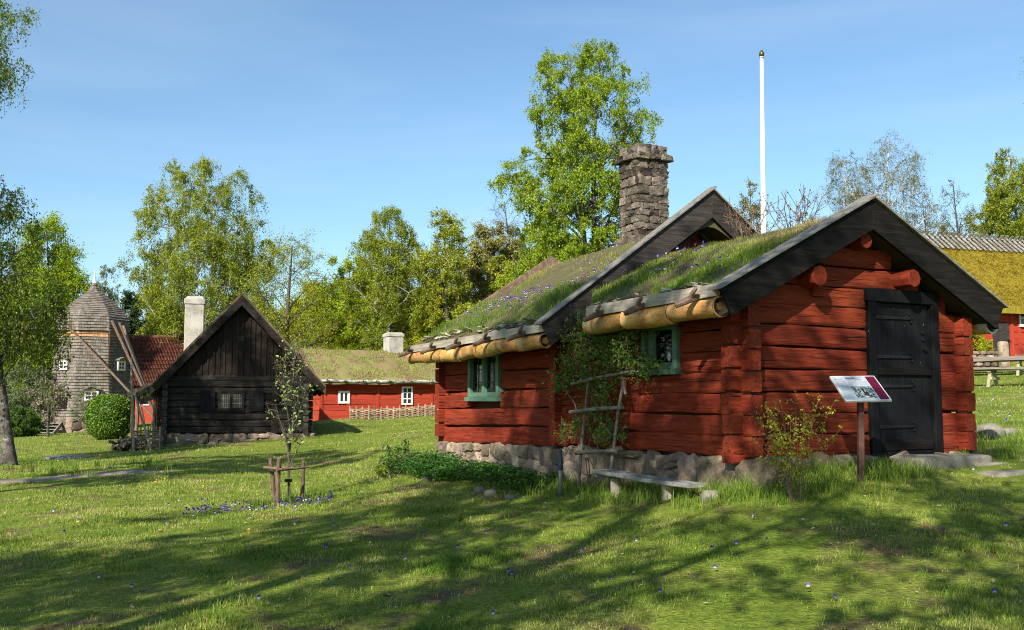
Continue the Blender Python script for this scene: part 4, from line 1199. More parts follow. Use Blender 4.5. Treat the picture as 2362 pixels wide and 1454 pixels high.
tag(g.build('firewood_heap', M['wattle']), 'low heap of split firewood below the round bush', 'firewood')

# ---------------------------------------------------------------- windmill
cx, cy = P(208, 920, 52).x, 52.0
wm = thing('smock_windmill', 'grey shingled smock windmill with onion cap and tail poles', 'windmill', (cx, cy, CAMZ - 1.85))
zw = lambda z: z + 1.85
face = math.atan2(-cy, -cx) + R(1.5)
PXM = 2238 / 52.0


def shingled(prof, k8, var_lo, g, n_per, flare=.05):
    """courses of shingles over an eight-sided profile (radius, height) with the lower edge of each course standing out"""
    for (r0, z0), (r1, z1) in zip(prof[:-1], prof[1:]):
        for f in range(8):
            a0 = face + R(22.5) + f * R(45); a1 = a0 + R(45)
            A0 = Vector((math.cos(a0), math.sin(a0), 0)); A1 = Vector((math.cos(a1), math.sin(a1), 0))
            n = max(2, int(n_per * r0))
            for i in range(n):
                f0, f1 = i / n, (i + 1) / n - .004
                jz = random.uniform(-.006, .006); ro = r0 + flare + random.uniform(0, .01)
                b0 = A0.lerp(A1, f0) * ro; b1 = A0.lerp(A1, f1) * ro; t0 = A0.lerp(A1, f0) * r1; t1 = A0.lerp(A1, f1) * r1
                i0 = A0.lerp(A1, f0) * (r0 - .01); i1 = A0.lerp(A1, f1) * (r0 - .01)
                g.add([(b0.x, b0.y, z0 + jz), (b1.x, b1.y, z0 + jz), (t1.x, t1.y, z1), (t0.x, t0.y, z1), (i0.x, i0.y, z0 + jz), (i1.x, i1.y, z0 + jz)], [(0, 1, 2, 3), (0, 4, 5, 1)])


def lerp_prof(pts, n):
    out = []
    d = [0]
    for a, b in zip(pts[:-1], pts[1:]): d.append(d[-1] + math.hypot(b[0] - a[0], b[1] - a[1]))
    for i in range(n + 1):
        x = d[-1] * i / n
        for k in range(len(d) - 1):
            if x <= d[k + 1] + 1e-9:
                f = (x - d[k]) / (d[k + 1] - d[k]); out.append((pts[k][0] + (pts[k + 1][0] - pts[k][0]) * f, pts[k][1] + (pts[k + 1][1] - pts[k][1]) * f)); break
    return out


g = Geo()
body = lerp_prof([(2.36, zw(-1.05)), (2.10, zw(.6)), (1.92, zw(2.2)), (1.80, zw(3.72))], 30)
shingled(body[:-3], 8, 0, g, 6.5)
g.build('body', M['shingle'], wm)
g = Geo(); shingled(body[-4:], 8, 0, g, 6.5); g.build('fresh_shingles', M['fresh_shingle'], wm)
g = Geo(); g.lathe([(2.2, zw(-1.06)), (1.62, zw(3.7))], k=8, a0=face + R(22.5)); g.build('body_core', M['roof_deck'], wm)
g = Geo()
capp = [(r / PXM, (762 - y) / PXM + zw(3.66)) for r, y in ((83, 766), (83, 752), (82, 744), (80, 735), (75, 727), (68, 719), (59, 709), (49, 701), (37, 690), (26, 681), (16, 673), (9, 665), (5, 658), (3, 651))]
shingled(lerp_prof(capp, 22), 8, 0, g, 5.5)
cap_o = g.build('cap', M['shingle'], wm)
g = Geo(); g.lathe([(0.01, zw(3.62)), (1.85, zw(3.62)), (1.75, zw(3.95)), (.85, zw(4.9)), (.08, zw(5.7))], k=8, a0=face + R(22.5)); g.build('cap_core', M['roof_deck'], cap_o)
g = Geo(); zt = (762 - 652) / PXM + zw(3.66); g.tube([(0, 0, zt), (0, 0, zt + .25), (0, 0, zt + .5), (0, 0, zt + .72)], [.13, .06, .03, .012], k=8); g.build('finial', M['white_paint'], cap_o, smooth=True)
g = Geo(); 
for i in range(2): stones_ring = None
for f in range(8):
    a0 = face + R(22.5) + f * R(45); a1 = a0 + R(45)
    A = Vector((math.cos(a0) * 2.32, math.sin(a0) * 2.32, 0)); B = Vector((math.cos(a1) * 2.32, math.sin(a1) * 2.32, 0)); nn = Vector((math.cos((a0 + a1) / 2), math.sin((a0 + a1) / 2), 0))
    stones_side(g, A, B, lambda q: zw(-1.06), lambda q: zw(-1.95), nn, (.3, .55), .13)
g.lathe([(2.2, -.3), (2.2, zw(-1.06))], k=8, a0=face + R(22.5))
g.build('foundation', M['stone'], wm, smooth=True)


def mill_window(fidx, off, z0, z1, w, hood=True, door=False):
    an = face + R(45) * fidx; n = Vector((math.cos(an), math.sin(an), 0)); s = Vector((-math.sin(an), math.cos(an), 0))
    zm = (z0 + z1) / 2; rr = np.interp(zm, [zw(-1.05), zw(.6), zw(2.2), zw(3.72)], [2.36, 2.10, 1.92, 1.80]) * math.cos(R(22.5))
    c = n * (rr + .12) + s * off
    g = Geo(); fw = .09
    def bx(u0, u1, za, zb, d0, d1):
        p = [c + s * u0 - n * d0, c + s * u1 - n * d0]
        g.prism([(p[0].x, p[0].y, za), (p[1].x, p[1].y, za), (p[1].x, p[1].y, zb), (p[0].x, p[0].y, zb)], tuple(-n * (d1 - d0)))
    if door:
        for i in range(4): bx(-w + i * w / 2 + .006, -w + (i + 1) * w / 2 - .006, z0, z1, .06, .3)
        o = g.build('door', M['black_board'], wm)
    else:
        bx(-w, -w + fw, z0, z1, 0, .35); bx(w - fw, w, z0, z1, 0, .35); bx(-w + fw, w - fw, z0, z0 + fw, .003, .35); bx(-w + fw, w - fw, z1 - fw, z1, .003, .35)
        bx(-.025, .025, z0 + fw, z1 - fw, .01, .05); bx(-w + fw, -.025, zm - .025, zm + .025, .01, .05); bx(.025, w - fw, zm - .025, zm + .025, .01, .05)
        o = g.build('window', M['white_paint'], wm)
        g = Geo(); bx(-w + fw, w - fw, z0 + fw, z1 - fw, .045, .06); g.build('pane', M['far_glass'], o)
    if hood:
        g = Geo(); hh = w * .55; ww = w * 1.35
        for sg in (-1, 1):
            p0 = c + s * (sg * ww) + n * .16; p1 = c + n * .16
            g.prism([(p0.x, p0.y, z1 + .02), (p1.x, p1.y, z1 + hh), (p1.x, p1.y, z1 + hh + .06), (p0.x, p0.y, z1 + .08)], tuple(-n * .5))
        g.build('hood', M['grey_wood_x'], o)
        g = Geo(); p0 = c + s * -ww * .9 + n * .05; p1 = c + s * ww * .9 + n * .05; p2 = c + n * .05
        g.add([(p0.x, p0.y, z1 + .01), (p1.x, p1.y, z1 + .01), (p2.x, p2.y, z1 + hh - .02)], None, [(0, 1, 2)]); g.build('hood_gable', mat('new_wood', [(.30, .14, .05), (.42, .22, .09)], ns=6), o)


zpy = lambda y: (920 - y) / PXM + 1.85
mill_window(-1, -.02, zpy(856), zpy(834), .27)
mill_window(1, .12, zpy(856), zpy(834), .27)
mill_window(0, -.0, zpy(924), zpy(902), .34)
mill_window(-1, .10, zpy(966), zpy(908), .42, door=True)
# tail poles
CAPZ = lambda px, py, Y: P(px, py, Y) - Vector((cx, cy, CAMZ - 1.85))
wp = P(366, 976, 46.0) - Vector((cx, cy, CAMZ - 1.85))
for a, w, b in ((CAPZ(128, 722, 50.6), .10, None), (CAPZ(258, 740, 49.6), .10, None), (CAPZ(284, 752, 51.0), .09, None), (CAPZ(275, 745, 50.2), .09, None)):
    g = Geo(); g.beam(a, wp, w, w, w2=w * .8, h2=w * .8); g.build('tail_pole', M['branch'], wm, bevel=.01)
g = Geo(); g.tube([CAPZ(254, 762, 49.4), CAPZ(249, 853, 49.4)], .035, k=6); g.build('brake_pole', M['sign_post'], wm)
g = Geo(); a = on_ground(88, 48.5) - Vector((cx, cy, CAMZ - 1.85)); b = CAPZ(118, 966, 50.3)
for dx in (0, .75):
    g.beam(a + Vector((dx, 0, 0)), b + Vector((dx, 0, 0)), .06, .2)
for i in range(5): q = a.lerp(b, (i + .5) / 5); g.beam(q, q + Vector((.75, 0, 0)), .2, .04)
g.build('stairs', M['pale_grey_wood'], wm)

# ---------------------------------------------------------------- red tiled house behind
fr = Frame(285, 60, 12)
th = fr.root('tiled_house', 'red house with orange clay tile roof behind the windmill', 'house', -1.4)
t1 = fr.t(560); zr = fr.z(778, 360, fr.t(360, 3.2), 3.2); ze = fr.z(893, 330, fr.t(330))
g = Geo(); m_c = 90; nr = 12
tt = np.linspace(-1.2, t1, m_c * 6)
for r in range(nr):
    f0, f1 = r / nr, (r + 1) / nr
    for a, b in ((f0, f1),):
        col = (tt[:-1] + tt[1:]) / 2
        wave = .055 * np.cos((tt - tt[0]) / (t1 + 1.2) * m_c * 2 * np.pi)
        p0 = np.stack([tt, -.4 + 3.6 * a + 0 * tt, ze + (zr - ze) * a + wave + .05], 1); p1 = np.stack([tt, -.4 + 3.6 * b + 0 * tt, ze + (zr - ze) * b + wave], 1)
        V = np.concatenate([p0, p1]); n = len(tt); i = np.arange(n - 1); Q = np.stack([i, i + 1, i + 1 + n, i + n], 1)
        vv = np.repeat(RNG.random(m_c + 1), 6)[:n - 1]; g.add(V, Q, var=vv)
g.build('roof', M['tile'], th, smooth=True)
g = Geo(); g.prism([(-1.2, 3.2, zr - .02), (t1, 3.2, zr - .02), (t1, 6.8, ze), (-1.2, 6.8, ze)], (0, 0, -.1)); g.build('roof', M['tile'], th)
g = Geo(); g.tube([(-1.25, 3.2, zr + .02), (t1, 3.2, zr + .02)], .12, k=10); g.build('ridge_tiles', M['tile'], th)
g = Geo(); g.box((-1, 0, -.3), (t1 - .2, 6.4, ze - .05)); g.prism([(-1, 0, ze - .06), (-1, 6.4, ze - .06), (-1, 3.22, zr - .15), (-1, 3.18, zr - .15)], (.1, 0, 0)); g.build('wall', M['red_far'], th)
g = Geo(); tc = fr.t(411, 3.6); g.box((tc - .28, 3.2, zr - .9), (tc + .28, 3.9, zr + .25)); g.box((tc - .33, 3.15, zr + .25), (tc + .33, 3.95, zr + .36)); g.build('chimney', M['plaster'], th, bevel=.02)
g = Geo(); a_, zt_ = fr.at(318, 898, -.02); g.box((a_, -.06, zt_ - 1.0), (a_ + .8, .02, zt_)); w_ = g.build('window', M['white_paint'], th)
g = Geo(); g.box((a_ + .08, -.08, zt_ - .92), (a_ + .72, -.062, zt_ - .08)); g.build('pane', M['far_glass'], w_)

# ---------------------------------------------------------------- red house with dry turf roof in the middle distance
fr = Frame(739, 45, 27.7)
rh = fr.root('turf_roofed_red_house', 'low red plank house with dry turf roof beyond the lawn', 'house', -1.15)
ze = fr.z(880, 760, fr.t(760)); zr = fr.z(806, 712, fr.t(712, 2.5), 2.5); LT = 15.0
g = Geo(); npan = 9
posts = [fr.t(p) for p in (742, 806, 873, 922)] + [fr.t(922) + 1.7 * i for i in range(1, 5)]
for i in range(7):
    z0 = .06 + (ze - .1) * i / 7; g.log((0, .05, z0 + .14), (LT, .05, z0 + .14), .10, (ze - .1) / 7 * .985, amp=.006, seg=.5, ch=.012)
for i in range(7):
    z0 = .06 + (ze - .1) * i / 7; g.log((.03, .0, z0 + .14), (.03, 5, z0 + .14), .10, (ze - .1) / 7 * .985, amp=.006, seg=.6, ch=.012)
g.prism([(.05, .1, ze - .05), (.05, 4.9, ze - .05), (.05, 2.55, zr - .12), (.05, 2.45, zr - .12)], (.08, 0, 0))
g.box((.1, .1, -.3), (LT - .1, 4.9, ze - .02)); g.build('wall', M['red_far'], rh)
for p in posts:
    g = Geo(); g.box((p - .07, -.035, .02), (p + .07, .0, ze - .02)); g.build('post', M['red_far'], rh)
sash(rh, fr, 782, 808, 902, 931, 2, 1, M['white_paint'], s=-.06, sill=False, fwid=.10, bar=.07)
sash(rh, fr, 928, 953, 892, 934, 2, 3, M['white_paint'], s=-.06, sill=False, fwid=.08, bar=.05)
gable_roof(M['dry_turf'], rh, -.28, LT + .2, -.42, 2.5, 5.4, ze + .06, zr, .16, name='turf_roof', n=60, wob=.07)
g = Geo()
for sgn, se in ((0, -.46), (1, 5.44)):
    g.prism([(-.34, 2.5, zr + .12), (-.34, se, ze + .10), (-.34, se, ze - .14), (-.34, 2.5, zr - .18)], (.06, 0, 0))
g.build('barge_board', M['branch'], rh)
g = Geo(); x = -.2
while x < LT:
    L_ = random.uniform(.7, 1.6); g.tube([(x, -.42, ze + random.uniform(-.01, .03)), (x + L_ / 2, -.43, ze + random.uniform(-.01, .03)), (x + L_, -.42, ze + random.uniform(-.01, .03))], random.uniform(.05, .075), k=8); x += L_ + .02
g.build('eave_pole', M['birch_bark'], rh, smooth=True)
for p in (746, 786, 829, 859, 888, 937, 985):
    t = fr.t(p); g = Geo(); g.tube([(t, -.3, ze - .02), (t + .02, -.55, ze + .03), (t + .03, -.60, ze + .14)], .04, k=6); g.build('eave_hook', M['branch_pale'], rh)
tc = fr.t(907, 2.6); g = Geo(); zb = fr.z(812, 907, tc, 2.6); zt = fr.z(768, 907, tc, 2.6); hw = .40
g.box((tc - hw, 2.2, zb - .5), (tc + hw, 3.0, zt - .22)); g.box((tc - hw - .04, 2.16, zt - .219), (tc + hw + .04, 3.04, zt - .06))
g.prism([(tc - hw, 2.2, zt - .06), (tc + hw, 2.2, zt - .06), (tc + hw - .06, 2.25, zt), (tc - hw + .06, 2.25, zt)], (0, .7, 0)); g.build('chimney', M['plaster'], rh, bevel=.02)
g = Geo(); n = 9000; t = RNG.uniform(-.2, LT, n); f = RNG.random(n)
keep = vnoise(t, f * 3, 1.5, 41) > .42; t, f = t[keep], f[keep]
g.blades(np.stack([t, -.42 + 2.92 * f, ze + .06 + (zr - ze) * f + .03], 1), RNG.uniform(.04, .12, len(t)), .03, var=np.clip(RNG.normal(.62, .22, len(t)), 0, 1)); g.build('roof_grass', M['grass_roof'], rh, kind='stuff')

# wattle fence
g = Geo(); a = on_ground(808, 44.0); b = on_ground(1010, 43.0); n = 44
for i in range(9):
    z = .04 + i * .05
    pts = []
    for j in range(n):
        f = j / (n - 1); q = a.lerp(b, f); pts.append((q.x, q.y + .045 * math.cos(j * math.pi / 2 + (i % 2) * math.pi), tz(q.x, q.y) + z + random.uniform(-.02, .02)))
    g.tube(pts, .024, k=5)
wf = g.build('wattle_fence', M['wattle'], smooth=True); tag(wf, 'low woven wattle fence before the turf-roofed red house', 'fence')
for j in range(15):
    q = a.lerp(b, j / 14); g = Geo(); z = tz(q.x, q.y); g.tube([(q.x, q.y, z - .1), (q.x + random.uniform(-.02, .02), q.y, z + .56 + random.uniform(-.06, .06))], .04, k=7); g.build('stake', M['wattle'], wf)

# blue picket fence by the windmill
pf = thing('picket_fence', 'pale blue picket fence half hidden beside the windmill', 'fence', tuple(on_ground(60, 53.0)))
a = on_ground(28, 53) - pf.location; b = on_ground(94, 53) - pf.location
for i in range(13):
    q = a.lerp(b, i / 12); g = Geo(); g.prism([(q.x - .05, 0, q.z), (q.x + .05, 0, q.z), (q.x + .05, 0, q.z + .58), (q.x - .05, 0, q.z + .58)], (0, .025, 0))
    g.prism([(q.x - .05, 0, q.z + .58), (q.x + .05, 0, q.z + .58), (q.x + .001, 0, q.z + .66), (q.x - .001, 0, q.z + .66)], (0, .025, 0)); g.build('picket', M['blue_paint'], pf)
g = Geo()
for z in (.16, .45): g.beam((a.x - .1, .045, z), (b.x + .1, .045, z), .03, .07)
g.build('rail', M['blue_paint'], pf)

# ---------------------------------------------------------------- thatched red house on the right
fr = Frame(2250, 42, 18)
th2 = fr.root('thatched_red_house', 'red house with golden mossy thatch and slatted ridge, on the right', 'house', 1.55)
ze = fr.z(700, 2250, 0.0); DR = 3.1
zr = fr.z(556, 2250, fr.t(2250, DR), DR)
T0, T1 = -5.5, 12.0
gable_roof(M['moss_thatch'], th2, T0 - .3, T1, -.5, DR, 2 * DR + .5, ze - .12, zr - .05, .30, name='thatch_roof', n=70, wob=.05)
g = Geo(); n = 26000; t = RNG.uniform(T0, 8, n); f = RNG.random(n) * .86
g.blades(np.stack([t, -.5 + (DR + .5) * f, ze - .12 + (zr - ze + .07) * f + .02], 1), RNG.uniform(.10, .24, n), .022, lean=.25, var=np.clip(.5 + .9 * (vnoise(t * 2, f * 14, 1.0, 51) - .5) + RNG.normal(0, .15, n), 0, 1), push=np.array([.35, -.9, -.75])); g.build('roof_moss', M['moss_blade'], th2, kind='stuff')
g = Geo(); n = 4000; t = RNG.uniform(T0, 8, n); f = RNG.uniform(.84, .99, n)
g.blades(np.stack([t, -.5 + (DR + .5) * f, ze - .12 + (zr - ze + .07) * f + .03], 1), RNG.uniform(.15, .3, n), .022, lean=.2, push=np.array([.3, -.9, -.75])); g.build('ridge_straw', M['thatch'], th2, kind='stuff')
g = Geo()
for i in range(54):
    t = T0 + i * .31; L_ = 1.0
    d = Vector((.35, -(DR + .5), -(zr - ze))).normalized()
    p = Vector((t, DR, zr + .10)); q = p + d * L_ + Vector((0, 0, .02)); b_ = p - Vector((d.x, d.y * 1.0, d.z)) * .28
    g.beam(b_, q, .05, .10, up=(0, .7, .7))
    d2 = Vector((-.35, (DR + .5), -(zr - ze))).normalized(); p = Vector((t + .05, DR, zr + .13)); g.beam(p - d2 * .28, p + d2 * L_, .05, .10, up=(0, -.7, .7))
g.build('ridge_slats', M['pale_grey_wood'], th2)
g = Geo(); hh = ze - .1
for i in range(9): z0 = hh * i / 9; g.log((T0 + .3, .05, z0 + hh / 18), (T1 - .4, .05, z0 + hh / 18), .1, hh / 9 * .985, amp=.006, seg=.6, ch=.012)
g.box((T0 + .35, .1, -1), (T1 - .4, 2 * DR, hh)); g.prism([(T0 + .4, .1, hh), (T0 + .4, 2 * DR - .1, hh), (T0 + .4, DR + .05, zr - .4), (T0 + .4, DR - .05, zr - .4)], (.1, 0, 0))
g.build('wall', M['red_far'], th2)
for p in (2286, 2336, 2353):
    g = Geo(); t = fr.t(p); g.box((t - .08, -.05, -.1), (t + .08, .0, hh)); g.build('post', M['red_far'], th2)
ta, zt = fr.at(2291, 742, -.04); tb, zb = fr.at(2330, 828, -.04)
g = Geo(); n = 5
for i in range(n): g.box((ta + (tb - ta) * i / n + .004, -.07, zb - .1), (ta + (tb - ta) * (i + 1) / n - .004, -.03, zt))
dd = g.build('door', M['dark_grey_wood'], th2)
g = Geo(); g.tube([(tb - .1, -.12, (zt + zb) / 2), (tb - .1, -.06, (zt + zb) / 2)], .03, k=8); g.beam((tb - .1, -.11, (zt + zb) / 2), (tb + .05, -.11, (zt + zb) / 2), .02, .03); g.build('handle', M['iron'], dd)
sash(th2, fr, 2356, 2392, 716, 752, 2, 2, M['white_paint'], s=-.06)
g = Geo(); stones_side(g, (fr.t(2337), -.05, 0), (T1 - .5, -.05, 0), lambda f: .35, lambda f: -.6, (0, -1, 0), (.35, .6), .15); g.build('foundation', M['stone'], th2, smooth=True)

# dry stone wall and standing stone before it
g = Geo(); a = on_ground(2180, 38.5); b = on_ground(2304, 38.0); a.z -= 0; Ln = (b - a).length; d = (b - a).normalized()
zt = P(2270, 815, 38.2).z
z = min(a.z, b.z) - .2
while z < zt - .05:
    hh = random.uniform(.13, .20); x = random.uniform(-.1, 0)
    while x < Ln:
        w = random.uniform(.16, .34); c = a + d * (x + w / 2); c.z = z + hh / 2
        g.stone(c, (d * w * .53, Vector((0, 0, hh * .54)), Vector((-d.y, d.x, 0)) * .2), e=.75, amp=.16); x += w
    z += hh * .95
tag(g.build('dry_stone_wall', M['stone'], smooth=True), 'dry stone wall of rounded boulders before the thatched house', 'wall')
g = Geo(); b0 = on_ground(2316, 37.2); tp = P(2314, 794, 37.2)
V = []; Hh = tp.z - b0.z + .2
g.stone((b0.x, b0.y, b0.z - .1 + Hh / 2), (Vector((.18, .03, 0)), Vector((0, .16, 0)), Vector((-.02, 0, Hh / 2))), e=.3, amp=.10, nu=16, nv=14)
tag(g.build('standing_stone', M['lichen_stone'] if 'lichen_stone' in M else M['stone'], smooth=True), 'upright lichen-spotted standing stone at the end of the stone wall', 'stone')


# picnic tables
def table(c, ang, L_, label, grp, first=None, top=.58):
    if first is None:
        o = thing('picnic_table', label, 'table', c, ang, grp)
        for i in range(3):
            g = Geo(); g.log((-L_ / 2, -.26 + .26 * i, top - .04), (L_ / 2, -.26 + .26 * i, top - .04), .24, .07, amp=.004, seg=.4, ch=.008); g.build('table_plank', M['table_wood'], o, smooth=True)
        for x in (-L_ * .38, -L_ * .0, L_ * .38):
            g = Geo()
            for sg in (-1, 1): g.beam((x, sg * .42, -.03), (x, sg * .14, top - .085), .10, .09, up=(1, 0, 0))
            g.beam((x + .07, -.36, top * .45), (x + .07, .36, top * .45), .06, .09); g.beam((x, -.3, top - .11), (x, .3, top - .11), .09, .06)
            g.build('trestle', M['new_timber'], o)
        return o
    o = first.copy(); COL.objects.link(o); o.location = c; o.rotation_euler = (0, 0, ang); o['label'] = label; o['group'] = grp
    for ch in first.children:
        q = ch.copy(); COL.objects.link(q); q.parent = o
    return o


M['table_wood'] = wood('table_wood', [(.10, .085, .07), (.20, .175, .15), (.31, .28, .25)], 0)
M['new_timber'] = mat('greenish_timber', [(.20, .20, .11), (.32, .31, .19)], ns=5)
tA = table(tuple(on_ground(2290, 29.5)), R(-43), 7.4, 'long grey picnic table nearest the cottage on the right lawn', 'picnic tables')
table(tuple(on_ground(2352, 33.0)), R(-35), 0, 'picnic table behind the long grey one, farther right near the standing stone', 'picnic tables', tA)
table(tuple(on_ground(2225, 35.0)), R(-38), 0, 'picnic table mostly hidden by the cottage, before the dry stone wall', 'picnic tables', tA)

# ================================================================== trees
def bez(a, m, b, n):
    f = np.linspace(0, 1, n)[None, :, None]
    return a[:, None] * (1 - f) ** 2 + 2 * m[:, None] * f * (1 - f) + b[:, None] * f ** 2


SHAPES = {'oval': lambda q: np.sin(np.pi * (.14 + .82 * q)) ** .75, 'dome': lambda q: np.sqrt(np.clip(1 - (q * .97) ** 2.2, 0, 1)) * (.75 + .25 * np.minimum(1, q * 5)),
          'cone': lambda q: 1.02 - .85 * q, 'fan': lambda q: .35 + .65 * np.sin(np.pi * np.clip(q, 0, 1) ** 1.3)}


def tree(name, label, base, H, Rr, leaf, bark='bark', cb=.25, shape='oval', nl=26, ns=7, nt=5, lpt=9, ls=.13, tr=.16, droop=0.0, up=.8,
         lean=(0, 0), seed=1, group=None, cat='tree', stems=1, clump=.55, sec=.30, flat=.3, lump=.35, off=(0, 0), dens=9.0, lk=.66):
    rg = np.random.default_rng(seed)
    root = thing(name, label, cat, tuple(base), 0, group)
    g = Geo()
    lean = np.array([lean[0], lean[1]])
    ph = rg.uniform(0, 6.28, 4)

    def trunk(z, k=0):
        f = np.asarray(z) / H
        sp = (k - (stems - 1) / 2) * Rr * .45 * np.clip(f, 0, 1) if stems > 1 else 0 * f
        x = lean[0] * H * f ** 1.1 + .018 * H * np.sin(f * 5 + ph[0] + k) * f + sp; y = lean[1] * H * f ** 1.1 + .018 * H * np.sin(f * 4 + ph[1] + k * 2) * f
        return np.stack([x, y, np.asarray(z) + 0 * f], -1)
    for k in range(stems):
        zz = np.linspace(-.15, H * (.96 if k == 0 else .86), 12)
        rad = tr / stems ** .4 * (1 - .93 * np.clip(zz / H, 0, 1) ** .8); rad[0] *= 1.5; rad[1] *= 1.08
        pts = trunk(np.maximum(zz, 0), k); pts[:, 2] = zz
        g.tubes(pts[None], rad[None], k=10)
    # limbs
    bump = lambda qq, aa: 1 + lump * .55 * (np.sin(aa * 2 + qq * 6 + ph[2]) + .8 * np.sin(aa * 3 - qq * 9 + ph[3]) + .6 * np.sin(qq * 17 + aa + ph[1])) / 1.6
    i = np.arange(nl); q = ((i + .5) / nl) ** .92
    kst = i % stems
    zt = H * (cb + (1 - cb) * q); az = i * 2.39996 + rg.uniform(-.5, .5, nl)
    r = Rr * SHAPES[shape](q) * bump(q, az) * rg.uniform(.78, 1.0, nl)
    zs = np.clip(zt - r * up * rg.uniform(.7, 1.3, nl), H * cb * .55, H * .93)
    S = np.stack([trunk(zs[j], kst[j]) for j in range(nl)])
    Cn = np.stack([trunk(min(zt[j], H), kst[j] if stems > 1 else 0) for j in range(nl)])
    Tp = Cn + np.stack([np.cos(az) * r, np.sin(az) * r, 0 * r], 1)
    Md = S * .5 + Tp * .5 + np.stack([0 * r, 0 * r, .12 * r + droop * .12], 1) + rg.normal(0, .05, (nl, 3)) * r[:, None]
    L1 = bez(S, Md, Tp, 8); L1[:, 1:-1] += rg.normal(0, .022, (nl, 6, 3)) * r[:, None, None]
    r0 = np.maximum(.016, tr * .42 * (1 - zs / H) ** .7 * np.clip(r / Rr, .3, 1)); g.tubes(L1, r0[:, None] * np.linspace(1, .2, 8)[None], k=6)
    # secondary branches reach out to fill the crown's volume
    n2 = nl * ns
    qq = rg.random(n2 * 6); qq = qq[rg.random(len(qq)) < SHAPES[shape](qq) ** 2 + .05][:n2]; n2 = len(qq)
    aa = rg.uniform(0, 6.2832, n2); rad = np.sqrt(rg.uniform(.05, 1, n2)) ** .8 * Rr * SHAPES[shape](qq) * bump(qq, aa)
    B = np.stack([trunk(H * (cb + (1 - cb) * x), j % stems) for j, x in enumerate(qq)]) + np.stack([np.cos(aa) * rad, np.sin(aa) * rad, rg.normal(0, .03, n2) * Rr], 1)
    LS = L1[:, 1:].reshape(-1, 3); dd = B[:, None] - LS[None]; cost = np.linalg.norm(dd, axis=-1) + .7 * np.maximum(0, -dd[..., 2])
    near = cost.argmin(1); A = LS[near]; id1 = near // 7
    d = B - A; len2 = np.linalg.norm(d, axis=1) + 1e-6; d /= len2[:, None]
    L2 = bez(A, (A + B) / 2 + np.array([0, 0, .12]) * len2[:, None] + rg.normal(0, .06, (n2, 3)) * len2[:, None], B, 5)
    r2 = np.maximum(.009, r0[id1] * .35); g.tubes(L2, r2[:, None] * np.linspace(1, .35, 5)[None], k=4)
    # twigs
    vol = 2.0 * Rr * Rr * H * (1 - cb); spc = (vol / n2) ** (1 / 3)
    n3 = n2 * nt; id2 = np.repeat(np.arange(n2), nt); f = rg.uniform(.45, 1, n3) * 4; i0 = np.minimum(f.astype(int), 3); w = (f - i0)[:, None]
    A3 = L2[id2, i0] * (1 - w) + L2[id2, i0 + 1] * w
    d3 = d[id2] * .4 + rg.normal(0, .6, (n3, 3)); d3 /= np.linalg.norm(d3, axis=1, keepdims=True)
    len3 = spc * sec / .30 * .75 * rg.uniform(.35, 1.15, n3); B3 = A3 + d3 * len3[:, None]
    if droop:
        hang = droop * rg.uniform(.15, 1.0, n3) * np.where(rg.random(n3) < .6, 1, .35)
        E3 = B3 - np.stack([0 * hang, 0 * hang, hang], 1) + rg.normal(0, .06, (n3, 3)) * hang[:, None]
        L3 = np.stack([A3, (A3 + B3) / 2 + np.array([0, 0, .04]), B3, B3 * .5 + E3 * .5 + rg.normal(0, .02, (n3, 3)), E3], 1)
    else:
        L3 = bez(A3, (A3 + B3) / 2 + rg.normal(0, .1, (n3, 3)) * len3[:, None], B3, 4)
    m = L3.shape[1]
    g.build('trunk', M[bark], root, smooth=True)
    g = Geo(); g.tubes(L3, np.full((n3, m), .0042 if ls < .2 else .007) * np.linspace(1, .6, m)[None] * (1.0 if lpt else 1.5), k=3); g.build('twigs', M['twig'], root)
    # leaves
    if lpt > 0:
        lpt = int(round(lpt * dens))
        nlv = n3 * lpt; id3 = np.repeat(np.arange(n3), lpt); keep = rg.random(nlv) < np.clip(.45 + .9 * rg.random(n3)[id3], 0, 1); id3 = id3[keep]; nlv = len(id3)
        f = rg.uniform(.1, 1, nlv) * (m - 1); i0 = np.minimum(f.astype(int), m - 2); w = (f - i0)[:, None]
        C = L3[id3, i0] * (1 - w) + L3[id3, i0 + 1] * w + rg.normal(0, 1, (nlv, 3)) * (len3[id3] * clump * (.3 if droop else .4))[:, None]
        tone = rg.random(n2)[id2[id3]] * .6 + rg.random(nlv) * .4
        c = Geo(); dirs = None; ls = ls * lk
        if droop: dirs = np.broadcast_to(np.array([0, 0, -1.0]), C.shape)
        c.leaves(C, ls, flat=flat, var=tone, dirs=dirs, asp=.62); c.build('crown', M[leaf], root)
    return root


M['twig'] = mat('twig_bark', [(.04, .03, .02), (.09, .07, .045)], ns=5, bump=0, var=.2)
M['mottled_bark'] = mat('mottled_bark', [(.022, .019, .015), (.06, .053, .044), (.14, .13, .115), (.40, .39, .37)], scale=(1.6, 1.6, 2.2), ns=3.2, detail=9, bump=1, bdist=.05, var=.05, pos=(.32, .74))
M['birch_dark'] = mat('birch_dark_bark', [(.03, .026, .022), (.09, .08, .07), (.40, .38, .35)], scale=(1.5, 1.5, 3), ns=3.0, bump=.4, var=.15, pos=(.38, .68))
M['lf_left'] = leafm('shaded_birch_leaf', (.07, .125, .008), (.13, .20, .011), (.20, .265, .016))  # darker birch green, shade and backlight put into the leaf colour
M['lf_sap'] = leafm('sapling_leaf', (.15, .24, .05), (.25, .36, .085), (.33, .44, .13))
M['bench_wood'] = wood('bench_wood', [(.09, .10, .09), (.19, .19, .17), (.30, .29, .26)], 1)


def at_px(px, Y, top, width):
    b = on_ground(px, Y); return dict(base=b, H=P(px, top, Y).z - b.z, Rr=width / 2 / 2238 * Y)


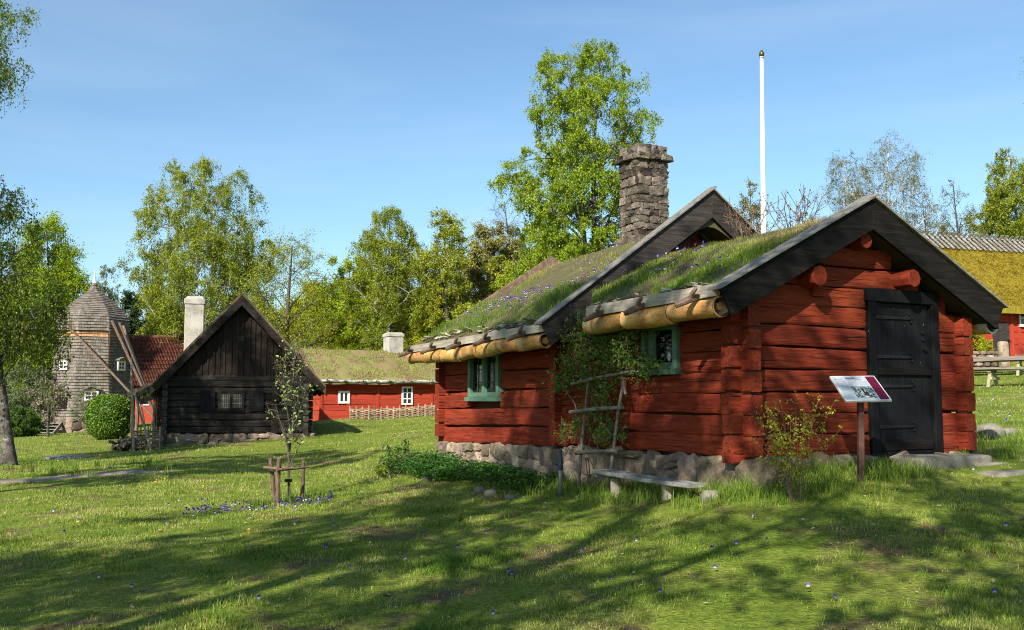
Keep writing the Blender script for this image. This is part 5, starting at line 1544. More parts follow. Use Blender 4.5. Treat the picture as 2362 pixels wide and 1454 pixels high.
T = tree
T('birch_tree', 'tall bright green birch rising behind the stone chimney', **at_px(1362, 34, 98, 300), leaf='lf_birch', bark='birch_dark', cb=.16, nl=44, ns=8, nt=6, lpt=13, ls=.105, dens=8.5, tr=.24, droop=.35, up=.9, seed=3, lump=.4, stems=2)
T('birch_tree', 'large drooping birch behind the white chimney of the black house', **at_px(458, 66, 372, 320), leaf='lf_weep', bark='birch_bark', cb=.28, dens=11, lk=.9, nl=42, ns=8, nt=6, lpt=9, ls=.12, tr=.22, droop=1.5, up=1.1, seed=5, stems=2, lump=.3, shape='dome')
b_ = on_ground(22, 24.0)
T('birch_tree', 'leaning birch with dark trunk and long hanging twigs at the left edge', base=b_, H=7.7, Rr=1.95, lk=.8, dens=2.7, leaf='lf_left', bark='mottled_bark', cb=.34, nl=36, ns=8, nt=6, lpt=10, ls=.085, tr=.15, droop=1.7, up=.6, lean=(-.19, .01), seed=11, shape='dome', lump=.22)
b_ = on_ground(-300, 22.0)
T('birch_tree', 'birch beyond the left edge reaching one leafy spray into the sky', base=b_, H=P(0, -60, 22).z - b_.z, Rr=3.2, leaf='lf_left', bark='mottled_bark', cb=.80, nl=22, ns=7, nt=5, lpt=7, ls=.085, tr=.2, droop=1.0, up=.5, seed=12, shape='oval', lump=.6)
T('beech_tree', 'bright yellow-green beech behind the left birch', **at_px(92, 58, 498, 215), leaf='lf_beech', cb=.10, nl=34, ns=8, nt=6, lpt=11, ls=.17, tr=.2, seed=13, up=.9, sec=.34)
T('maple_tree', 'broad green tree filling the left edge behind the beech', **at_px(-10, 66, 560, 330), leaf='lf_dark', cb=.05, nl=30, ns=8, nt=6, lpt=9, ls=.20, tr=.25, seed=14)
T('maple_tree', 'dark green tree just left of the windmill body', **at_px(70, 64, 640, 230), leaf='lf_dark', cb=.03, nl=28, ns=8, nt=6, lpt=9, ls=.22, tr=.2, seed=15, shape='dome')
T('birch_tree', 'small pale birch behind the right side of the windmill cap', **at_px(228, 75, 614, 84), leaf='lf_grey', cb=.3, nl=22, ns=6, nt=5, lpt=6, ls=.15, tr=.14, droop=.8, seed=16)
T('pine_tree', 'dark pine between the windmill and the tiled roof', **at_px(306, 74, 664, 104), leaf='lf_pine', cb=.25, nl=24, ns=7, nt=5, lpt=10, ls=.18, tr=.18, seed=17, up=.2, lump=.7, sec=.35)
T('lime_tree', 'yellow-green tree above the orange tiled roof', **at_px(392, 68, 690, 150), leaf='lf_weep', cb=.1, nl=22, ns=7, nt=5, lpt=8, ls=.18, tr=.16, droop=.5, seed=18)
T('oak_tree', 'spreading oak with dark limbs and small olive leaves behind the black house', **at_px(660, 54, 550, 280), leaf='lf_olive', cb=.12, nl=32, ns=8, nt=6, lpt=7, ls=.12, dens=5, tr=.30, seed=19, up=.8, sec=.36, lump=.4, shape='dome')
T('oak_tree', 'lower oak just right of the black gable', **at_px(735, 62, 650, 210), leaf='lf_spring', cb=.08, nl=28, ns=8, nt=6, lpt=9, ls=.17, tr=.22, seed=20, shape='dome')
T('birch_tree', 'rounded drooping birch highest of the trees behind the dry turf roof', **at_px(892, 54, 474, 190), leaf='lf_weep', cb=.3, nl=30, ns=7, nt=6, lpt=9, ls=.13, tr=.2, droop=1.2, seed=21, bark='birch_bark', shape='dome')
T('beech_tree', 'fresh lime-green beech between the oak and the rounded birch', **at_px(800, 56, 590, 215), leaf='lf_beech', cb=.06, nl=32, ns=8, nt=6, lpt=10, ls=.16, tr=.2, seed=22, up=.7)
T('beech_tree', 'wide low lime-green beech right behind the dry turf roof', **at_px(880, 57, 630, 260), leaf='lf_spring', cb=.05, nl=30, ns=8, nt=6, lpt=9, ls=.15, tr=.2, seed=23)
T('birch_tree', 'slanting white-stemmed birch above the chimney of the turf-roofed red house', **at_px(975, 60, 590, 220), leaf='lf_spring', cb=.22, nl=26, ns=7, nt=6, lpt=7, ls=.11, tr=.17, droop=.9, seed=24, bark='birch_bark', stems=3, lean=(-.05, 0))
T('oak_tree', 'slim tree with open twiggy top beside the rounded birch', **at_px(1030, 53, 476, 112), leaf='lf_olive', cb=.35, nl=24, ns=6, nt=5, lpt=5, ls=.15, tr=.16, seed=25, sec=.4)
T('willow_tree', 'low weeping yellow-green tree left of the main turf roof', **at_px(1035, 61, 640, 220), leaf='lf_weep', cb=.08, nl=28, ns=8, nt=6, lpt=9, ls=.11, tr=.15, droop=1.3, seed=26, shape='dome')
T('pine_tree', 'rounded brown-green pine in the middle of the wood', **at_px(1135, 58, 512, 185), leaf='lf_brownpine', cb=.45, nl=28, ns=8, nt=6, lpt=10, ls=.16, tr=.2, seed=27, up=.3, shape='dome')
T('bare_tree', 'leafless brown tree left of the tall bright birch', **at_px(1190, 58, 448, 170), leaf='lf_bud', cb=.25, nl=30, ns=9, nt=7, lpt=0, ls=.1, tr=.22, seed=28, up=1.3, lean=(-.05, 0), sec=.36)
T('thicket_tree', 'tangled budding undergrowth tree above the purple roof flowers', **at_px(1110, 62, 600, 240), leaf='lf_bud', cb=.05, nl=28, ns=8, nt=6, lpt=4, ls=.11, tr=.12, seed=29, shape='dome')
T('hazel_tree', 'bright green bush-like tree under the tall birch', **at_px(1262, 37, 490, 210), leaf='lf_birch', cb=.12, nl=30, ns=8, nt=6, lpt=9, ls=.12, tr=.13, seed=30, droop=.3)
for k, (px, Y, top, w, lf, lab) in enumerate([(640, 66, 720, 200, 'lf_dark', 'dark shrubby tree low behind the black roof'), (770, 60, 730, 190, 'lf_beech', 'leafy shrub behind the left end of the dry turf roof'),
                                               (850, 58, 740, 190, 'lf_dark', 'dark green shrub behind the middle of the dry turf roof'), (950, 55, 700, 180, 'lf_spring', 'green shrub behind the pale chimney of the turf-roofed house'),
                                               (1010, 56, 690, 200, 'lf_dark', 'dark shrub at the foot of the slanting birch'), (1090, 52, 700, 180, 'lf_olive', 'olive shrub where the main turf roof meets the wood'),
                                               (1180, 56, 600, 180, 'lf_olive', 'olive thicket behind the leafless brown tree'), (1290, 48, 560, 200, 'lf_spring', 'yellow-green thicket low behind the tall birch'),
                                               (1420, 46, 600, 220, 'lf_dark', 'dark thicket hidden behind the chimney foot'), (545, 62, 740, 160, 'lf_olive', 'olive shrub behind the black ridge')]):
    T('woodland_shrub', lab, **at_px(px, Y, top, w), leaf=lf, cb=.02, nl=26, ns=8, nt=5, lpt=9, ls=.22, tr=.10, seed=40 + k, shape='dome', cat='shrub')
# right-hand side
T('birch_tree', 'nearly bare white-stemmed birch above the near roof ridge', **at_px(2060, 47, 318, 200), leaf='lf_bud', bark='birch_bark', cb=.35, nl=30, ns=7, nt=6, lpt=2, ls=.09, tr=.17, droop=.9, up=1.3, seed=60, shape='fan', lump=.5)
T('birch_tree', 'slimmer bare birch leaning left beside the white-stemmed one', **at_px(1985, 48, 350, 120), leaf='lf_bud', bark='birch_bark', cb=.4, nl=20, ns=7, nt=6, lpt=2, ls=.09, tr=.12, droop=.8, up=1.3, seed=61, lean=(-.05, 0), shape='fan')
T('budding_tree', 'thin budding tree beside the flagpole behind the roof', **at_px(1735, 38, 424, 125), leaf='lf_bud', cb=.2, nl=24, ns=7, nt=6, lpt=4, ls=.10, tr=.1, seed=62, shape='dome')
T('budding_tree', 'low budding tree right of the flagpole', **at_px(1860, 42, 478, 120), leaf='lf_bud', cb=.15, nl=20, ns=7, nt=5, lpt=3, ls=.10, tr=.1, seed=63)
T('bare_tree', 'grey leafless tree behind the black bargeboard', **at_px(2150, 50, 450, 130), leaf='lf_bud', cb=.2, nl=26, ns=8, nt=6, lpt=1, ls=.1, tr=.15, seed=64, up=1.3)
T('bare_tree', 'dark leafless tree standing over the slatted thatch ridge', **at_px(2225, 50, 412, 130), leaf='lf_bud', cb=.25, nl=24, ns=8, nt=6, lpt=1, ls=.1, tr=.2, seed=65, up=1.1, lump=.5)
T('birch_tree', 'tall leafy birch at the right edge above the thatch', **at_px(2360, 52, 335, 190), leaf='lf_weep', cb=.15, nl=32, ns=8, nt=6, lpt=9, ls=.14, tr=.2, droop=1.0, seed=66, bark='birch_bark')
T('hazel_tree', 'bushy bright green tree behind the thatched ridge', **at_px(2290, 54, 478, 160), leaf='lf_weep', cb=.05, nl=30, ns=8, nt=6, lpt=8, ls=.16, tr=.15, seed=67, shape='dome')
for k, (px, Y, top, w, lab) in enumerate([(2120, 56, 545, 150, 'budding shrub left of the dark leafless tree'), (2200, 57, 535, 150, 'budding shrub at the foot of the dark leafless tree'), (2030, 54, 560, 150, 'budding shrub hidden by the near gable'), (2330, 60, 520, 190, 'green shrub at the far right of the thatch ridge')]):
    T('woodland_shrub', lab, **at_px(px, Y, top, w), leaf='lf_bud' if k < 3 else 'lf_weep', cb=.02, nl=24, ns=8, nt=5, lpt=6, ls=.17, tr=.10, seed=70 + k, shape='dome', cat='shrub')
b_ = on_ground(2640, 30)
T('birch_tree', 'birch beyond the right edge showing one hanging twig against the sky', base=b_, H=12.5, Rr=2.75, leaf='lf_weep', bark='birch_bark', cb=.45, nl=26, ns=7, nt=5, lpt=6, ls=.09, tr=.2, droop=1.4, seed=75)
# trees at the photographer's back: they only lend their shade to the lawn
SHADE = dict(leaf='lf_birch', dens=3.9, lk=1.0, clump=.4, lump=.8, cat='tree', group='shade trees behind the viewpoint')
T('shade_tree', 'tall tree behind the viewpoint shading the foreground lawn', base=Vector((-8.6, -2.8, tz(-8.6, -2.8))), H=12.0, Rr=3.9, cb=.34, nl=24, ns=4, nt=6, lpt=9, ls=.17, tr=.30, seed=80, **SHADE)
T('shade_tree', 'tall tree beside the viewpoint dappling the cottage', base=Vector((-3.9, -.6, tz(-3.9, -.6))), H=15.0, Rr=4.0, cb=.50, nl=22, ns=4, nt=6, lpt=7, ls=.15, tr=.24, seed=81, **SHADE)
T('shade_tree', 'tree behind the viewpoint shading the right of the lawn', base=Vector((1.0, -4.5, tz(1, -4.5))), H=12.0, Rr=3.8, cb=.38, nl=20, ns=4, nt=6, lpt=6, ls=.16, tr=.26, seed=82, **SHADE)
T('shade_tree', 'tree far left behind the viewpoint shading the left lawn', base=Vector((-12.5, -4.5, tz(-12.5, -4.5))), H=11.5, Rr=4.2, cb=.32, nl=26, ns=4, nt=6, lpt=10, ls=.17, tr=.28, seed=83, **SHADE)

T('shade_tree', 'slender tall tree left of the viewpoint with a long bare trunk', base=Vector((-6.1, -.2, tz(-6.1, -.2))), H=15.5, Rr=2.4, cb=.66, nl=18, ns=4, nt=6, lpt=5, ls=.15, tr=.24, seed=85, **SHADE)
T('shade_tree', 'tall tree beyond the left edge shading the path', base=Vector((-13.0, 9.0, tz(-13, 9))), H=13.5, Rr=2.7, cb=.6, nl=22, ns=7, nt=5, lpt=6, ls=.16, tr=.22, seed=84, **SHADE)
# ---------------------------------------------------------------- garden plants
T('apple_tree', 'small apple tree in pale pink blossom before the windmill door', **at_px(110, 42, 872, 88), leaf='blossom', cb=.28, nl=22, ns=6, nt=5, lpt=7, ls=.085, lk=.8, dens=1.3, tr=.07, seed=90, up=1.3, shape='fan')
T('fruit_tree', 'thin young fruit tree with few leaves left of the round bush', **at_px(203, 41, 885, 80), leaf='lf_grey', cb=.25, nl=16, ns=5, nt=4, lpt=3, ls=.06, tr=.05, seed=91, up=1.2)
T('orchard_shrub', 'grey-green twiggy shrub beside the windmill, left of the apple tree', **at_px(62, 50, 838, 130), leaf='lf_grey', cb=.06, nl=28, ns=8, nt=6, lpt=6, ls=.10, tr=.09, seed=92, cat='shrub', shape='dome')
T('orchard_shrub', 'low green shrub at the foot of the leaning left birch', **at_px(38, 45, 940, 110), leaf='lf_dark', cb=.04, nl=20, ns=7, nt=5, lpt=6, ls=.10, tr=.05, seed=93, cat='shrub', shape='dome')
T('garden_shrub', 'light green shrub by the far picnic lawn, right of the cottage corner', **at_px(2252, 38.8, 768, 70), leaf='lf_spring', cb=.08, nl=20, ns=6, nt=5, lpt=6, ls=.10, tr=.04, seed=94, cat='shrub')
b_ = on_ground(252, 35.5)
g = Geo(); Rb = 48 / 2238 * 35.5; Hb = P(252, 909, 35.5).z - b_.z
bx = thing('round_bush', 'clipped round dark green box bush beside the black house', 'bush', tuple(b_))
g.stone((0, 0, Hb * .47), (Vector((Rb * .86, 0, 0)), Vector((0, Rb * .86, 0)), Vector((0, 0, Hb * .47))), e=.8, amp=.10, nu=24, nv=16, freq=3); g.build('crown_core', M['herb'], bx, smooth=True)
d = RNG.normal(size=(10000, 3)); d /= np.linalg.norm(d, axis=1, keepdims=True); ph_ = np.arctan2(d[:, 1], d[:, 0])
lum = 1 + .07 * np.sin(ph_ * 4 + d[:, 2] * 5) * np.sin(d[:, 2] * 6 + 1) + .05 * np.sin(ph_ * 9 + d[:, 2] * 11) + .04 * RNG.normal(size=10000) + np.where(RNG.random(10000) < .02, .07, 0)
rxy = (1 - np.abs(d[:, 2]) ** 3.0) ** (1 / 2.4) * lum
C = np.stack([np.cos(ph_) * rxy * Rb * .98, np.sin(ph_) * rxy * Rb * .98, Hb * .49 + d[:, 2] * Hb * .50 * (.97 + .03 * lum)], 1)
g = Geo(); g.leaves(C, .075, flat=.1, dirs=d); g.build('crown', M['lf_box'], bx)


def stem_plant(name, label, base, H, spread, n, leaf, lsize, per, cat='shrub', stem_r=.006, barkm='branch', leaf_lo=.25, seed=0, tilt=0.25, twigs=5):
    rg = np.random.default_rng(seed); root = thing(name, label, cat, tuple(base))
    az = rg.uniform(0, 6.28, n); rr = np.sqrt(rg.random(n)) * spread; h = H * rg.uniform(.55, 1, n)
    A = np.stack([.10 * spread * np.cos(az), .10 * spread * np.sin(az), 0 * az - .03], 1)
    B = np.stack([rr * np.cos(az), rr * np.sin(az), h], 1); Md = A * .6 + B * .4 + np.stack([0 * h, 0 * h, .15 * h], 1) + rg.normal(0, .04 * H, (n, 3))
    L1 = bez(A, Md, B, 7); g = Geo(); g.tubes(L1, stem_r * np.linspace(1, .4, 7)[None] * np.ones((n, 1)), k=5)
    m = n * twigs; idx = np.repeat(np.arange(n), twigs); f = rg.uniform(leaf_lo, 1, m) * 6; i0 = np.minimum(f.astype(int), 5); w = (f - i0)[:, None]
    a = L1[idx, i0] * (1 - w) + L1[idx, i0 + 1] * w; d = rg.normal(0, .7, (m, 3)) + np.array([0, 0, .6]); d /= np.linalg.norm(d, axis=1, keepdims=True)
    b = a + d * (H * .13 * rg.uniform(.4, 1.3, m))[:, None]; L2 = bez(a, (a + b) / 2, b, 3); g.tubes(L2, np.full((m, 3), stem_r * .45), k=3)
    g.build('stem', M[barkm], root)
    k = np.repeat(np.arange(m), per); f = rg.random(len(k))[:, None] ** .6
    C = a[k] * (1 - f) + b[k] * f + rg.normal(0, lsize * .5, (len(k), 3))
    c = Geo(); c.leaves(C, lsize, flat=.3); c.build('leaves', M[leaf], root); return root


stem_plant('thin_shrub', 'thin twiggy shrub with sparse light green leaves beside the information sign', on_ground(1838, 9.9), 1.08, .44, 20, 'lf_spring', .030, 7, seed=1, stem_r=.0027, leaf_lo=.3, twigs=12, barkm='branch')
stem_plant('young_shrub', 'young shrub with rounded leafy top standing left of the cottage corner', on_ground(932, 17.5), .80, .20, 3, 'rose_leaf', .055, 4, seed=5, stem_r=.011, leaf_lo=.72, twigs=17)
stem_plant('young_shrub', 'shorter bushy shrub left of the rounded leafy one', on_ground(903, 17.2), .52, .20, 5, 'rose_leaf', .055, 5, seed=6, stem_r=.007, leaf_lo=.3, twigs=12)
stem_plant('young_shrub', 'low sprawling shrub farthest left in the group near the cottage', on_ground(878, 16.8), .28, .26, 6, 'lf_birch', .05, 4, seed=8, stem_r=.006, leaf_lo=.3, twigs=7)
M['hips'] = mat('rose_hips', [(.07, .012, .008), (.16, .03, .015)], ns=5)
# rose stems on the ridge, standing against the sky
for k, (px, py, Y, Hh, lab) in enumerate([(1722, 545, 14.6, .62, 'dry rose twigs with hips on the ridge left of the flagpole'), (1838, 520, 13.6, .50, 'dry rose twigs with hips on the ridge right of the flagpole')]):
    rg = np.random.default_rng(100 + k); o = thing('dry_rose_bush', lab, 'bush', tuple(P(px, py, Y)))
    n = 13; az = rg.uniform(0, 6.28, n); sp = rg.uniform(.1, .55, n); B = np.stack([np.cos(az) * sp, np.sin(az) * sp * .5, Hh * rg.uniform(.5, 1, n)], 1); A = B * np.array([.25, .25, 0]) - np.array([0, 0, .2])
    L1 = bez(A, (A + B) / 2 + rg.normal(0, .10, (n, 3)), B, 7); L1[:, 1:-1] += rg.normal(0, .015, (n, 5, 3)); g = Geo(); g.tubes(L1, np.full((n, 7), .0075) * np.linspace(1, .6, 7), k=5)
    m = n * 5; ii = np.repeat(np.arange(n), 5); jj = rg.integers(2, 6, m); a = L1[ii, jj]; b = a + rg.normal(0, .10, (m, 3)) + np.array([0, 0, .05]); g.tubes(bez(a, (a + b) / 2 + rg.normal(0, .01, (m, 3)), b, 4), np.full((m, 4), .004), k=3)
    g.build('stem', M['branch'], o)
    c = Geo()
    for q in list(b[::3]) + list(B[::2]): c.stone(q, (Vector((.011, 0, 0)), Vector((0, .011, 0)), Vector((0, 0, .014))), e=1, amp=.05, nu=6, nv=4)
    c.build('hips', M['hips'], o, kind='stuff')
    c = Geo(); kk = rg.integers(0, m, 80); c.leaves(a[kk] + rg.normal(0, .03, (80, 3)), .028); c.build('leaves', M['lf_bud'], o)

# ground cover along the foundation
def wallP(px, py, off):
    d = P(px, py, 1.0) - Vector((0, 0, CAMZ)); k = (-off - (0 - C0[0]) * U.x - (0 - C0[1]) * U.y) / (d.x * U.x + d.y * U.y)
    return Vector((0, 0, CAMZ)) + d * k


g = Geo(); n = 0
spots = []
for _ in range(330):
    s = random.uniform(5.6, 8.4) if random.random() < .5 else random.uniform(3.6, 6.2)
    w = random.uniform(.15, 1.25) if s > 5.6 else random.uniform(.25, .95)
    x, y = to_world(-w, s); top = .40 if s > 6.2 else .27
    spots.append((x, y, top * random.uniform(.55, 1.05) * (1 - .35 * abs(w - .6))))
for x, y, h in spots:
    z = tz(x, y); k = 34; a = RNG.uniform(0, 6.28, k); rr = np.sqrt(RNG.random(k)) * .15
    C = np.stack([x + rr * np.cos(a), y + rr * np.sin(a), z + h * RNG.uniform(.25, 1, k)], 1)
    g.leaves(C, .062, flat=.8, asp=.42, dirs=np.stack([np.cos(a), np.sin(a), .5 + 0 * a], 1), var=np.clip(RNG.random(k) * .6 + random.random() * .4, 0, 1))
tag(g.build('ground_cover', M['herb'], kind='stuff'), 'dense dark green leafy plants along the left foundation', 'ground cover')

# flowers in the lawn
fl = lambda x, y: tz(x, y)
b_ = on_ground(600, 14.2)
sp = [(b_.x + random.gauss(0, .55), b_.y + random.gauss(0, .35)) for _ in range(16)]
c2 = on_ground(690, 13.6); sp += [(c2.x + random.gauss(0, .35), c2.y + random.gauss(0, .25)) for _ in range(6)]
o = pansies(sp, (.14, .10), 8, fl, .026, None, 'lawn_pansies', .03, .10); tag(o, 'purple and white wild pansies round the staked sapling', 'flowers')
sp = []
for px, py_Y in ((890, 8.7), (800, 10.2), (860, 7.9), (1560, 8.1), (1630, 7.2), (1780, 9.0), (1700, 7.6), (2360, 8.8), (1250, 10.2), (700, 12.0), (940, 16.5), (1000, 16.0)):
    q = on_ground(px, py_Y); sp += [(q.x + random.gauss(0, .3), q.y + random.gauss(0, .3)) for _ in range(2)]
for _ in range(50): yy = random.uniform(6.5, 17); sp.append((random.uniform(-.5, .5) * yy, yy))
o = pansies(sp, (.10, .10), 1.9, fl, .024, None, 'scattered_pansies', .03, .07, .35); tag(o, 'pale and violet wild pansies scattered over the lawn', 'flowers')
sp = [tuple(on_ground(px, Y))[:2] for px, Y in ((2290, 21), (2330, 19), (2310, 23), (2350, 17.5), (2300, 18), (2340, 25))]
o = pansies(sp, (.35, .5), 5, fl, .03, None, 'scattered_pansies', .05, .1, .4); tag(o, 'pale flowers in the sunny grass right of the cottage', 'flowers')
g = Geo(); C = []
for px, Y in ((318, 18.6), (338, 18.3), (355, 18.2), (370, 18.7), (165, 12.4), (585, 11.2), (470, 17.5), (200, 23), (120, 25), (60, 27), (905, 18.6), (940, 19.4)):
    q = on_ground(px, Y)
    for _ in range(1): C.append((q.x + random.gauss(0, .1), q.y + random.gauss(0, .2)))
for x, y in C:
    z = tz(x, y) + .045; g.lathe([(.003, -.006), (.018, .003), (.013, .009), (.001, .011)], (x, y, z), k=9, var=.5); g.tube([(x, y, z - .08), (x, y, z - .008)], .003, k=4, var=.0)
tag(g.build('dandelions', M['dandelion'], kind='stuff'), 'yellow dandelions dotted over the sunny lawn', 'flowers')
# leaf litter, twigs
g = Geo(); n = 650; y = RNG.uniform(5.6, 15, n) ** 1.0; x = RNG.uniform(-.58, .58, n) * y; k = ~inside_cottage(x, y, .1); x, y = x[k], y[k]
g.leaves(np.column_stack([x, y, tz(x, y) + RNG.uniform(.012, .035, len(x))]), .04, flat=1.6, asp=.6); tag(g.build('leaf_litter', M['litter'], kind='stuff'), 'dry brown leaf scraps lying in the grass', 'leaf litter')
for k, (px, Y, L_, a, lab) in enumerate([(560, 10.0, .34, .5, 'fallen twig lying in the shaded lawn left of the diagonal shadow'), (1160, 9.3, .4, .35, 'fallen twig in the shaded lawn near the middle'), (885, 7.6, .3, 1.0, 'short fallen twig in the front lawn'), (2210, 7.9, .6, .6, 'long thin fallen twig on the front right lawn'), (2330, 9.2, .55, .4, 'thin fallen twig at the right edge of the lawn')]):
    b0 = on_ground(px, Y); g = Geo(); pts = [b0 + Vector((math.cos(a) * f * L_, math.sin(a) * f * L_, .02 + .02 * math.sin(f * 5 + k))) for f in np.linspace(0, 1, 6)]
    g.tube(pts, [.008, .008, .007, .006, .005, .003], k=6); g.tube([pts[2], pts[2] + Vector((-.05, .08, .03))], .004, k=5); tag(g.build('fallen_twig', M['branch'], smooth=True), lab, 'twig')

# ---------------------------------------------------------------- sapling with its guard
b_ = on_ground(666, 14.5)
T('apple_sapling', 'slender young apple tree with small pale leaves held between stakes', base=b_, H=P(655, 770, 14.5).z - b_.z, Rr=.30, leaf='lf_sap', cb=.36, nl=15, ns=4, nt=3, lpt=4, ls=.062, lk=.85, dens=.55, tr=.026, seed=95, up=2.2, sec=.6, shape='oval', lump=.5, clump=.5)
tg = thing('tree_guard', 'guard of three rough stakes and bark rails round the sapling', 'tree guard', tuple(b_))
for a, b, r in ((P(634, 1176, 14.35), P(624, 1056, 14.35), .034), (P(640, 1178, 14.1), P(643, 1057, 14.1), .034), (P(696, 1162, 14.55), P(699, 1062, 14.55), .030)):
    a = Vector((a.x, a.y, tz(a.x, a.y) - .05)); g = Geo(); m = [a + (b - a) * f + Vector((random.uniform(-.008, .008), 0, 0)) for f in (0, .33, .66, 1)]
    g.tube([q - b_ for q in m], [r * 1.1, r, r * .95, r * .95], k=9); g.build('stake', M['branch'], tg, smooth=True)
for a, b, r in ((P(609, 1078, 14.25), P(652, 1084, 14.05), .020), (P(638, 1086, 14.02), P(713, 1078, 14.45), .020), (P(620, 1080, 14.5), P(706, 1077, 14.7), .016)):
    m = [a.lerp(b, f) + Vector((0, 0, random.uniform(-.008, .008))) for f in (0, .3, .6, 1)]; g = Geo(); g.tube([q - b_ for q in m], [r, r * 1.1, r * .9, r * .7], k=8); g.build('rail', M['branch'], tg, smooth=True)
c = P(665, 1109, 14.3); g = Geo(); g.box((-.055, -.008, -.022), (.055, .008, .022)); g.tube([(0, .012, .02), (0, .012, -.38)], .006, k=6)
o = g.build('plant_label', M['iron'], bevel=.003); o.location = c; tag(o, 'small black plant label plate on a thin pin by the sapling', 'label')

# ---------------------------------------------------------------- things by the cottage
# flagpole
fp0 = on_ground(1766, 22.5); fp = thing('flagpole', 'tall white flagpole with dark gold ball behind the cottage roof', 'flagpole', tuple(fp0)); tp = P(1757, 131, 22.5)
g = Geo(); tp_l = tp - fp0; g.tube([(0, 0, -.1), tuple(tp_l * .5), tuple(tp_l)], [.075, .062, .045], k=16); g.build('pole', M['white_paint'], fp, smooth=True)
g = Geo(); g.lathe([(.001, .17), (.02, .155), (.055, .10), (.066, .05), (.05, .0), (.02, -.025), (.05, -.03), (.05, -.05), (.0, -.05)], tuple(tp_l), k=18); g.build('ball', mat('dark_gold', [(.10, .065, .02), (.16, .11, .04)], ns=6, metallic=.6, rough=.4, bump=0), fp, smooth=True)

# bench
bn = thing('bench', 'low weathered plank bench on two stumps by the red side wall', 'bench', tuple(on_ground(1490, 11.3)))
bl = bn.location
def wl(t, s, z): x, y = to_world(t, s); return Vector((x, y, CAMZ + z)) - bl
g = Geo(); A = wl(-.50, .20, -.955); B = wl(-.52, 2.08, -.93); g.log(A, B, .27, .05, amp=.004, ch=.01); g.build('seat', M['bench_wood'] if 'bench_wood' in M else M['grey_wood_x'], bn, smooth=True)
for s in (.72, 1.78):
    q = wl(-.5, s, -.98); zb = tz(q.x + bl.x, q.y + bl.y) - bl.z - .08; g = Geo(); g.tube([(q.x, q.y, zb), (q.x + .01, q.y, (zb + q.z) / 2), (q.x, q.y, q.z)], [.075, .07, .068], k=9); g.build('leg', M['branch_pale'], bn, smooth=True)

M['trellis_wood'] = mat('trellis_wood', [(.07, .057, .045), (.145, .125, .105), (.23, .205, .175)], scale=(4, 4, 4), ns=4, bump=.5)
# trellis ladder and the rose on it
tl_ = thing('trellis', 'rustic ladder trellis of grey poles leaning on the side wall', 'trellis', tuple(on_ground(1370, 12.9)))
o_ = Vector(tl_.location)
for pts, r in (([(1334, 1128, .42), (1343, 1010, .34), (1352, 930, .27), (1361, 842, .20)], .020), ([(1404, 1128, .42), (1417, 1020, .34), (1429, 930, .27), (1438, 880, .23)], .022), ([(1443, 911, .25), (1432, 850, .22), (1425, 818, .18)], .020)):
    g = Geo(); g.tube([wallP(*p) - o_ for p in pts], [r, r * .95, r * .9, r * .8][:len(pts)], k=8); g.build('rail', M['trellis_wood'], tl_, smooth=True)
for pts, r in (([(1328, 1046, .42), (1420, 1041, .42)], .025), ([(1315, 951, .33), (1437, 940, .33)], .026), ([(1317, 886, .28), (1400, 870, .28), (1462, 856, .26)], .021)):
    m = [wallP(*pts[0]), wallP(*pts[0]).lerp(wallP(*pts[-1]), .5) + Vector((0, 0, .01)), wallP(*pts[-1])]
    g = Geo(); g.tube([q - o_ for q in m], [r, r * 1.05, r * .85], k=9); g.build('rung', M['trellis_wood'], tl_, smooth=True)
ro = thing('climbing_rose', 'climbing rose with small glossy leaves sprawling over the trellis', 'rose', tuple(o_))
lines = [[(1362, 1122, .3), (1356, 1040, .28), (1372, 960, .22), (1352, 880, .18), (1330, 800, .15), (1352, 755, .2), (1345, 735, .3)], [(1366, 1125, .3), (1380, 1020, .25), (1392, 930, .25), (1400, 850, .2), (1385, 790, .2), (1400, 750, .25), (1432, 735, .3)],
         [(1358, 1122, .3), (1345, 1000, .28), (1325, 930, .25), (1290, 880, .2), (1275, 885, .22)], [(1400, 880, .2), (1450, 850, .2), (1490, 845, .18), (1512, 850, .18)], [(1392, 930, .22), (1340, 850, .2), (1318, 800, .2), (1320, 765, .25)],
         [(1372, 960, .25), (1408, 1000, .3), (1425, 1010, .3)], [(1356, 1060, .3), (1330, 1000, .3), (1300, 1005, .3)], [(1400, 850, .2), (1430, 800, .2), (1462, 770, .25)], [(1365, 1124, .3), (1395, 1085, .3), (1406, 1050, .32)]]
g = Geo(); c = Geo(); nl_ = []
for ln in lines:
    W3 = [wallP(*p) - o_ for p in ln]; g.tube(W3, [.010] + [.008] * (len(W3) - 2) + [.004], k=6)
for (px, py, sx, sy, n) in [(1340, 790, 26, 26, 380), (1390, 770, 30, 22, 420), (1440, 770, 22, 20, 260), (1330, 850, 24, 22, 330), (1400, 830, 26, 26, 360), (1450, 830, 24, 20, 230), (1495, 850, 16, 12, 150), (1300, 880, 14, 14, 110), (1390, 910, 20, 22, 240), (1375, 960, 16, 16, 140), (1395, 1005, 14, 16, 170), (1425, 1005, 10, 8, 60), (1335, 985, 10, 12, 80), (1305, 1000, 9, 10, 80), (1350, 745, 12, 12, 70), (1425, 735, 10, 10, 60), (1285, 905, 6, 8, 35)]:
    # leaves sit in small sprays
    for _ in range(max(1, n // 2)):
        q = wallP(random.gauss(px, sx), random.gauss(py, sy), random.uniform(.08, .36)) - o_
        tip = q + Vector((random.gauss(0, .07), random.gauss(0, .05), random.gauss(.03, .05))); g.tube([q, (q + tip) / 2 + Vector((0, 0, .01)), tip], .0025, k=3)
        for f in np.linspace(.2, 1.1, 7): nl_.append(tuple(q.lerp(tip, f) + Vector((random.gauss(0, .016), random.gauss(0, .016), random.gauss(0, .016)))))
